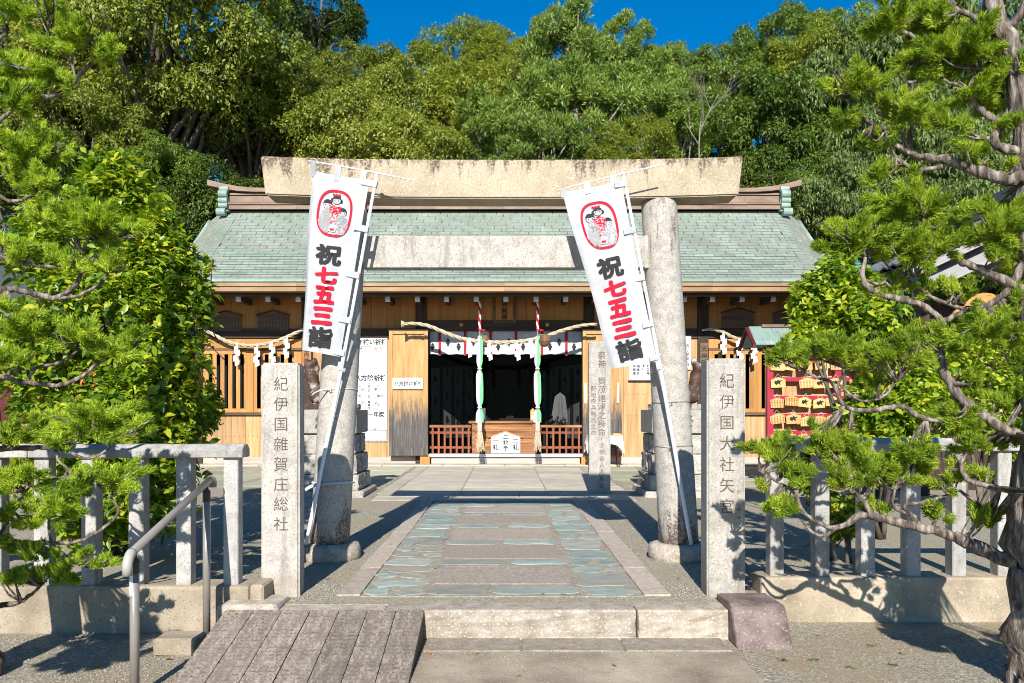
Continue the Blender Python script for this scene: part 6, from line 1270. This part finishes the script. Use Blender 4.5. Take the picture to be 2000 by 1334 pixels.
juniper('gnarled trained juniper with trunk standing before the fence, beside the post reading 紀伊国大社矢宮', rt, [
    [(1985, 1100, 4.28, 30), (1900, 1066, 4.38, 22), (1850, 1042, 4.45, 18), (1780, 1026, 4.5, 16), (1720, 1010, 4.55, 14), (1680, 1007, 4.58, 13), (1640, 1030, 4.6, 9), (1600, 1022, 4.62, 7), (1570, 1000, 4.65, 6), (1550, 962, 4.68, 5.5), (1510, 936, 4.7, 4.5), (1480, 918, 4.72, 3)],
    [(1640, 1028, 4.6, 8), (1610, 1046, 4.62, 6), (1585, 1038, 4.64, 5), (1565, 1015, 4.66, 4)], [(1705, 1010, 4.55, 11), (1684, 975, 4.54, 8), (1665, 955, 4.52, 6), (1660, 930, 4.5, 4)], [(1790, 1020, 4.5, 10), (1768, 988, 4.5, 7), (1800, 982, 4.48, 6), (1840, 970, 4.47, 5), (1875, 958, 4.45, 4)], [(1790, 1010, 4.5, 7), (1745, 990, 4.52, 6), (1748, 955, 4.52, 4)],
    [(1985, 960, 4.3, 14), (1930, 950, 4.32, 10), (1890, 935, 4.35, 9), (1876, 908, 4.36, 7), (1886, 885, 4.36, 6), (1880, 850, 4.36, 4)],
    [(1990, 850, 4.3, 16), (1940, 825, 4.33, 17), (1890, 790, 4.38, 17), (1860, 755, 4.42, 16), (1838, 700, 4.45, 15), (1842, 640, 4.48, 13), (1810, 602, 4.5, 12), (1760, 585, 4.53, 11), (1710, 572, 4.56, 10), (1685, 545, 4.58, 9), (1690, 500, 4.6, 6)],
    [(1842, 630, 4.48, 11), (1885, 608, 4.42, 10), (1940, 592, 4.36, 11), (1975, 560, 4.32, 13), (2000, 510, 4.3, 14)], [(1885, 606, 4.42, 8), (1850, 592, 4.45, 7), (1815, 577, 4.48, 7), (1820, 555, 4.5, 6), (1790, 540, 4.5, 4)], [(2000, 570, 4.3, 22), (1940, 538, 4.36, 15), (1900, 520, 4.4, 13), (1878, 513, 4.42, 12)],
    [(1690, 548, 4.58, 6), (1720, 555, 4.57, 5), (1735, 540, 4.56, 4)],
    [(1850, 825, 4.42, 8), (1800, 815, 4.46, 9), (1765, 795, 4.5, 9), (1735, 796, 4.53, 9), (1690, 802, 4.56, 8.5), (1650, 793, 4.6, 8), (1634, 765, 4.62, 7), (1622, 745, 4.63, 6), (1595, 738, 4.64, 5), (1570, 722, 4.66, 4)], [(1634, 765, 4.62, 5), (1645, 735, 4.6, 4.5), (1680, 705, 4.58, 3.5)], [(1640, 752, 4.6, 4.5), (1680, 782, 4.56, 4.5), (1725, 775, 4.53, 4), (1750, 745, 4.52, 3)],
    [(1995, 352, 4.3, 30), (1945, 345, 4.35, 22), (1880, 322, 4.42, 17), (1840, 311, 4.46, 15), (1785, 303, 4.52, 11), (1745, 280, 4.56, 9), (1730, 258, 4.58, 8), (1722, 246, 4.59, 8), (1692, 236, 4.62, 7), (1668, 212, 4.65, 6), (1655, 188, 4.66, 4)], [(1840, 325, 4.46, 9), (1790, 332, 4.5, 8), (1755, 310, 4.54, 6), (1738, 292, 4.56, 5)], [(1775, 300, 4.53, 9), (1780, 258, 4.52, 8), (1785, 230, 4.5, 7), (1778, 200, 4.5, 6), (1784, 160, 4.5, 4)], [(1775, 290, 4.53, 7), (1750, 240, 4.55, 6), (1712, 205, 4.58, 4)],
    [(2010, 305, 4.3, 18), (1955, 288, 4.34, 16), (1940, 268, 4.36, 13), (1956, 246, 4.37, 12), (1935, 228, 4.4, 11), (1908, 208, 4.43, 10), (1895, 182, 4.45, 8), (1875, 168, 4.47, 6), (1850, 160, 4.49, 5), (1835, 146, 4.5, 4)], [(1956, 244, 4.37, 9), (1978, 198, 4.36, 8), (1995, 165, 4.35, 8)], [(1895, 172, 4.45, 7), (1908, 140, 4.44, 6), (1935, 118, 4.43, 4)],
    [(1932, 62, 4.37, 14), (1900, 32, 4.4, 10), (1870, 20, 4.42, 8), (1852, 0, 4.44, 7)], [(1940, 70, 4.37, 16), (1985, 40, 4.33, 14), (2010, -10, 4.3, 12)], [(1815, 110, 4.47, 7), (1785, 72, 4.5, 7), (1765, 62, 4.52, 6), (1748, 50, 4.54, 4)], [(1950, 480, 4.36, 8), (1900, 440, 4.4, 8), (1820, 445, 4.46, 7), (1800, 420, 4.48, 4)]],
    RP, 3, 1.0)
LP = dep(4.5, 4.85, [(35, 22, 48, 32), (150, 78, 66, 32), (215, 95, 26, 22), (40, 128, 50, 32), (35, 188, 45, 25), (50, 292, 54, 36), (90, 356, 52, 26), (180, 440, 84, 32), (35, 487, 42, 26), (215, 517, 44, 23), (15, 597, 18, 15), (60, 650, 70, 26), (160, 655, 55, 24), (215, 682, 42, 20), (185, 822, 92, 32), (75, 842, 42, 22), (20, 850, 30, 20), (45, 930, 50, 28), (110, 985, 46, 32), (220, 935, 60, 26), (12, 1008, 22, 18), (12, 1066, 16, 12), (52, 1075, 24, 13), (125, 1110, 38, 28), (192, 1097, 26, 16), (30, 1127, 30, 13), (100, 30, 40, 26), (95, 150, 38, 24), (110, 300, 30, 22), (20, 340, 34, 24), (100, 420, 40, 28), (250, 450, 30, 22), (120, 500, 36, 20), (260, 660, 26, 18), (30, 700, 36, 20), (270, 830, 26, 20), (120, 860, 40, 20), (70, 1010, 36, 24), (160, 950, 32, 22), (80, 1120, 34, 18)])
LP += [(-200, 980, 3.4, 110, 45), (-420, 960, 2.9, 130, 50), (-290, 1010, 3.1, 110, 45)]
lt = [(Vector((-2.98, 4.40, LOW - .05)), .15), (Vector((-2.97, 4.42, .4)), .105), (Vector((-2.99, 4.45, 1.2)), .10), (Vector((-3.05, 4.48, 2.2)), .09), (Vector((-3.03, 4.5, 3.2)), .07), (Vector((-3.08, 4.52, 4.1)), .05)]
juniper('trained juniper reaching in beside the camellia and the handrail', lt, [
    [(-45, 200, 4.5, 18), (-20, 180, 4.55, 10), (40, 181, 4.58, 9), (90, 190, 4.6, 8.5), (130, 175, 4.62, 8), (150, 152, 4.63, 7), (172, 130, 4.64, 6), (190, 115, 4.65, 5), (203, 98, 4.66, 4)], [(146, 152, 4.63, 6), (140, 125, 4.62, 5), (120, 100, 4.6, 4), (105, 78, 4.6, 3)], [(140, 125, 4.62, 4), (146, 100, 4.61, 4), (162, 78, 4.6, 3)], [(85, 182, 4.6, 5), (101, 155, 4.58, 4), (95, 132, 4.56, 3)], [(-80, 110, 4.5, 9), (0, 75, 4.52, 7), (13, 60, 4.53, 6), (15, 40, 4.54, 5), (32, 24, 4.54, 3)],
    [(-90, 300, 4.5, 11), (-10, 242, 4.52, 7), (25, 214, 4.54, 5), (40, 190, 4.54, 3)], [(-45, 420, 4.5, 12), (-20, 378, 4.52, 8), (20, 393, 4.54, 7), (50, 388, 4.56, 6), (80, 370, 4.57, 5), (106, 371, 4.58, 4)], [(-20, 345, 4.52, 6), (20, 325, 4.54, 5), (60, 305, 4.55, 3)],
    [(-45, 590, 4.5, 18), (-10, 570, 4.55, 12), (30, 565, 4.57, 11), (75, 576, 4.6, 10), (110, 581, 4.62, 9), (145, 560, 4.64, 8), (160, 530, 4.65, 7), (165, 502, 4.66, 6.5), (148, 488, 4.66, 5), (125, 465, 4.66, 3)], [(110, 582, 4.62, 7), (150, 579, 4.64, 6), (185, 560, 4.66, 5.5), (205, 545, 4.67, 5), (212, 530, 4.68, 3)], [(165, 520, 4.65, 6), (200, 490, 4.67, 5.5), (232, 464, 4.7, 3)], [(-20, 500, 4.52, 9), (60, 516, 4.56, 7.5), (110, 522, 4.6, 6.5), (140, 510, 4.62, 5.5), (160, 494, 4.64, 4)],
    [(-45, 760, 4.5, 16), (-10, 736, 4.55, 10), (40, 745, 4.58, 9), (75, 749, 4.6, 8.5), (120, 752, 4.62, 7.5), (160, 735, 4.65, 6.5), (187, 713, 4.67, 6), (220, 694, 4.7, 4)], [(55, 742, 4.6, 7), (70, 720, 4.6, 6), (110, 710, 4.62, 6), (140, 695, 4.63, 5), (160, 672, 4.64, 3)], [(-10, 740, 4.55, 7), (35, 722, 4.56, 6.5), (60, 690, 4.57, 4), (65, 665, 4.57, 3)],
    [(-45, 900, 4.5, 15), (-20, 880, 4.55, 11), (50, 875, 4.6, 9.5), (105, 875, 4.63, 8), (132, 881, 4.65, 6), (170, 896, 4.67, 5), (205, 882, 4.7, 4), (216, 868, 4.72, 3)], [(108, 876, 4.63, 5), (115, 900, 4.62, 4.5), (131, 914, 4.62, 4), (125, 930, 4.62, 3.5), (100, 937, 4.6, 3)], [(104, 872, 4.63, 6), (82, 852, 4.62, 5), (64, 838, 4.6, 3.5)], [(110, 875, 4.64, 5), (150, 850, 4.66, 4), (190, 835, 4.68, 3)],
    [(-45, 1080, 4.5, 14), (-20, 1052, 4.55, 11), (40, 1058, 4.6, 9), (100, 1060, 4.64, 7), (150, 1058, 4.68, 6), (190, 1040, 4.7, 5.5), (225, 1010, 4.73, 5), (231, 994, 4.74, 4.5), (215, 970, 4.75, 4), (200, 952, 4.75, 3)], [(100, 1058, 4.64, 4.5), (95, 1022, 4.62, 4), (108, 990, 4.61, 3)], [(100, 1060, 4.64, 4), (130, 1085, 4.66, 3.5), (160, 1098, 4.68, 3)], [(-45, 1170, 4.5, 12), (0, 1182, 4.55, 11), (40, 1174, 4.58, 8), (62, 1160, 4.6, 6), (90, 1135, 4.62, 3)], [(-10, 1060, 4.55, 8), (20, 1010, 4.56, 5), (50, 960, 4.57, 3)]],
    LP, 5, 1.0)
# little weeds by the step
g = np.random.default_rng(8)
for x, y, z in ((1102, 1163, 0), (1430, 1172, 0), (1700, 1262, LOW), (1590, 1290, LOW), (1745, 1300, LOW), (1530, 1290, LOW), (1660, 1305, LOW), (860, 1163, 0), (1255, 1250, LOW)):
    p = np.array(G(x, y, z)); n = 26; d = unit(g.normal(size=(n, 3)) * np.array([1, 1, .4]) + np.array([0, 0, .7])); v, f = leaves(p + g.normal(size=(n, 3)) * np.array([.015, .01, 0]), d, unit(g.normal(size=(n, 3)) + np.array([0, 0, 1])), g.uniform(.012, .03, n), g.uniform(.003, .006, n))
    tag(link('weed_tuft', np_mesh(v, f, 4), 'weed_leaf'), 'tiny green weed tuft ' + ('at the edge of the paving behind the step' if z == 0 else 'in the gravel below the fence by the juniper' if x > 1400 else 'under the front edge of the step'), 'weed', 'weeds in the ground')
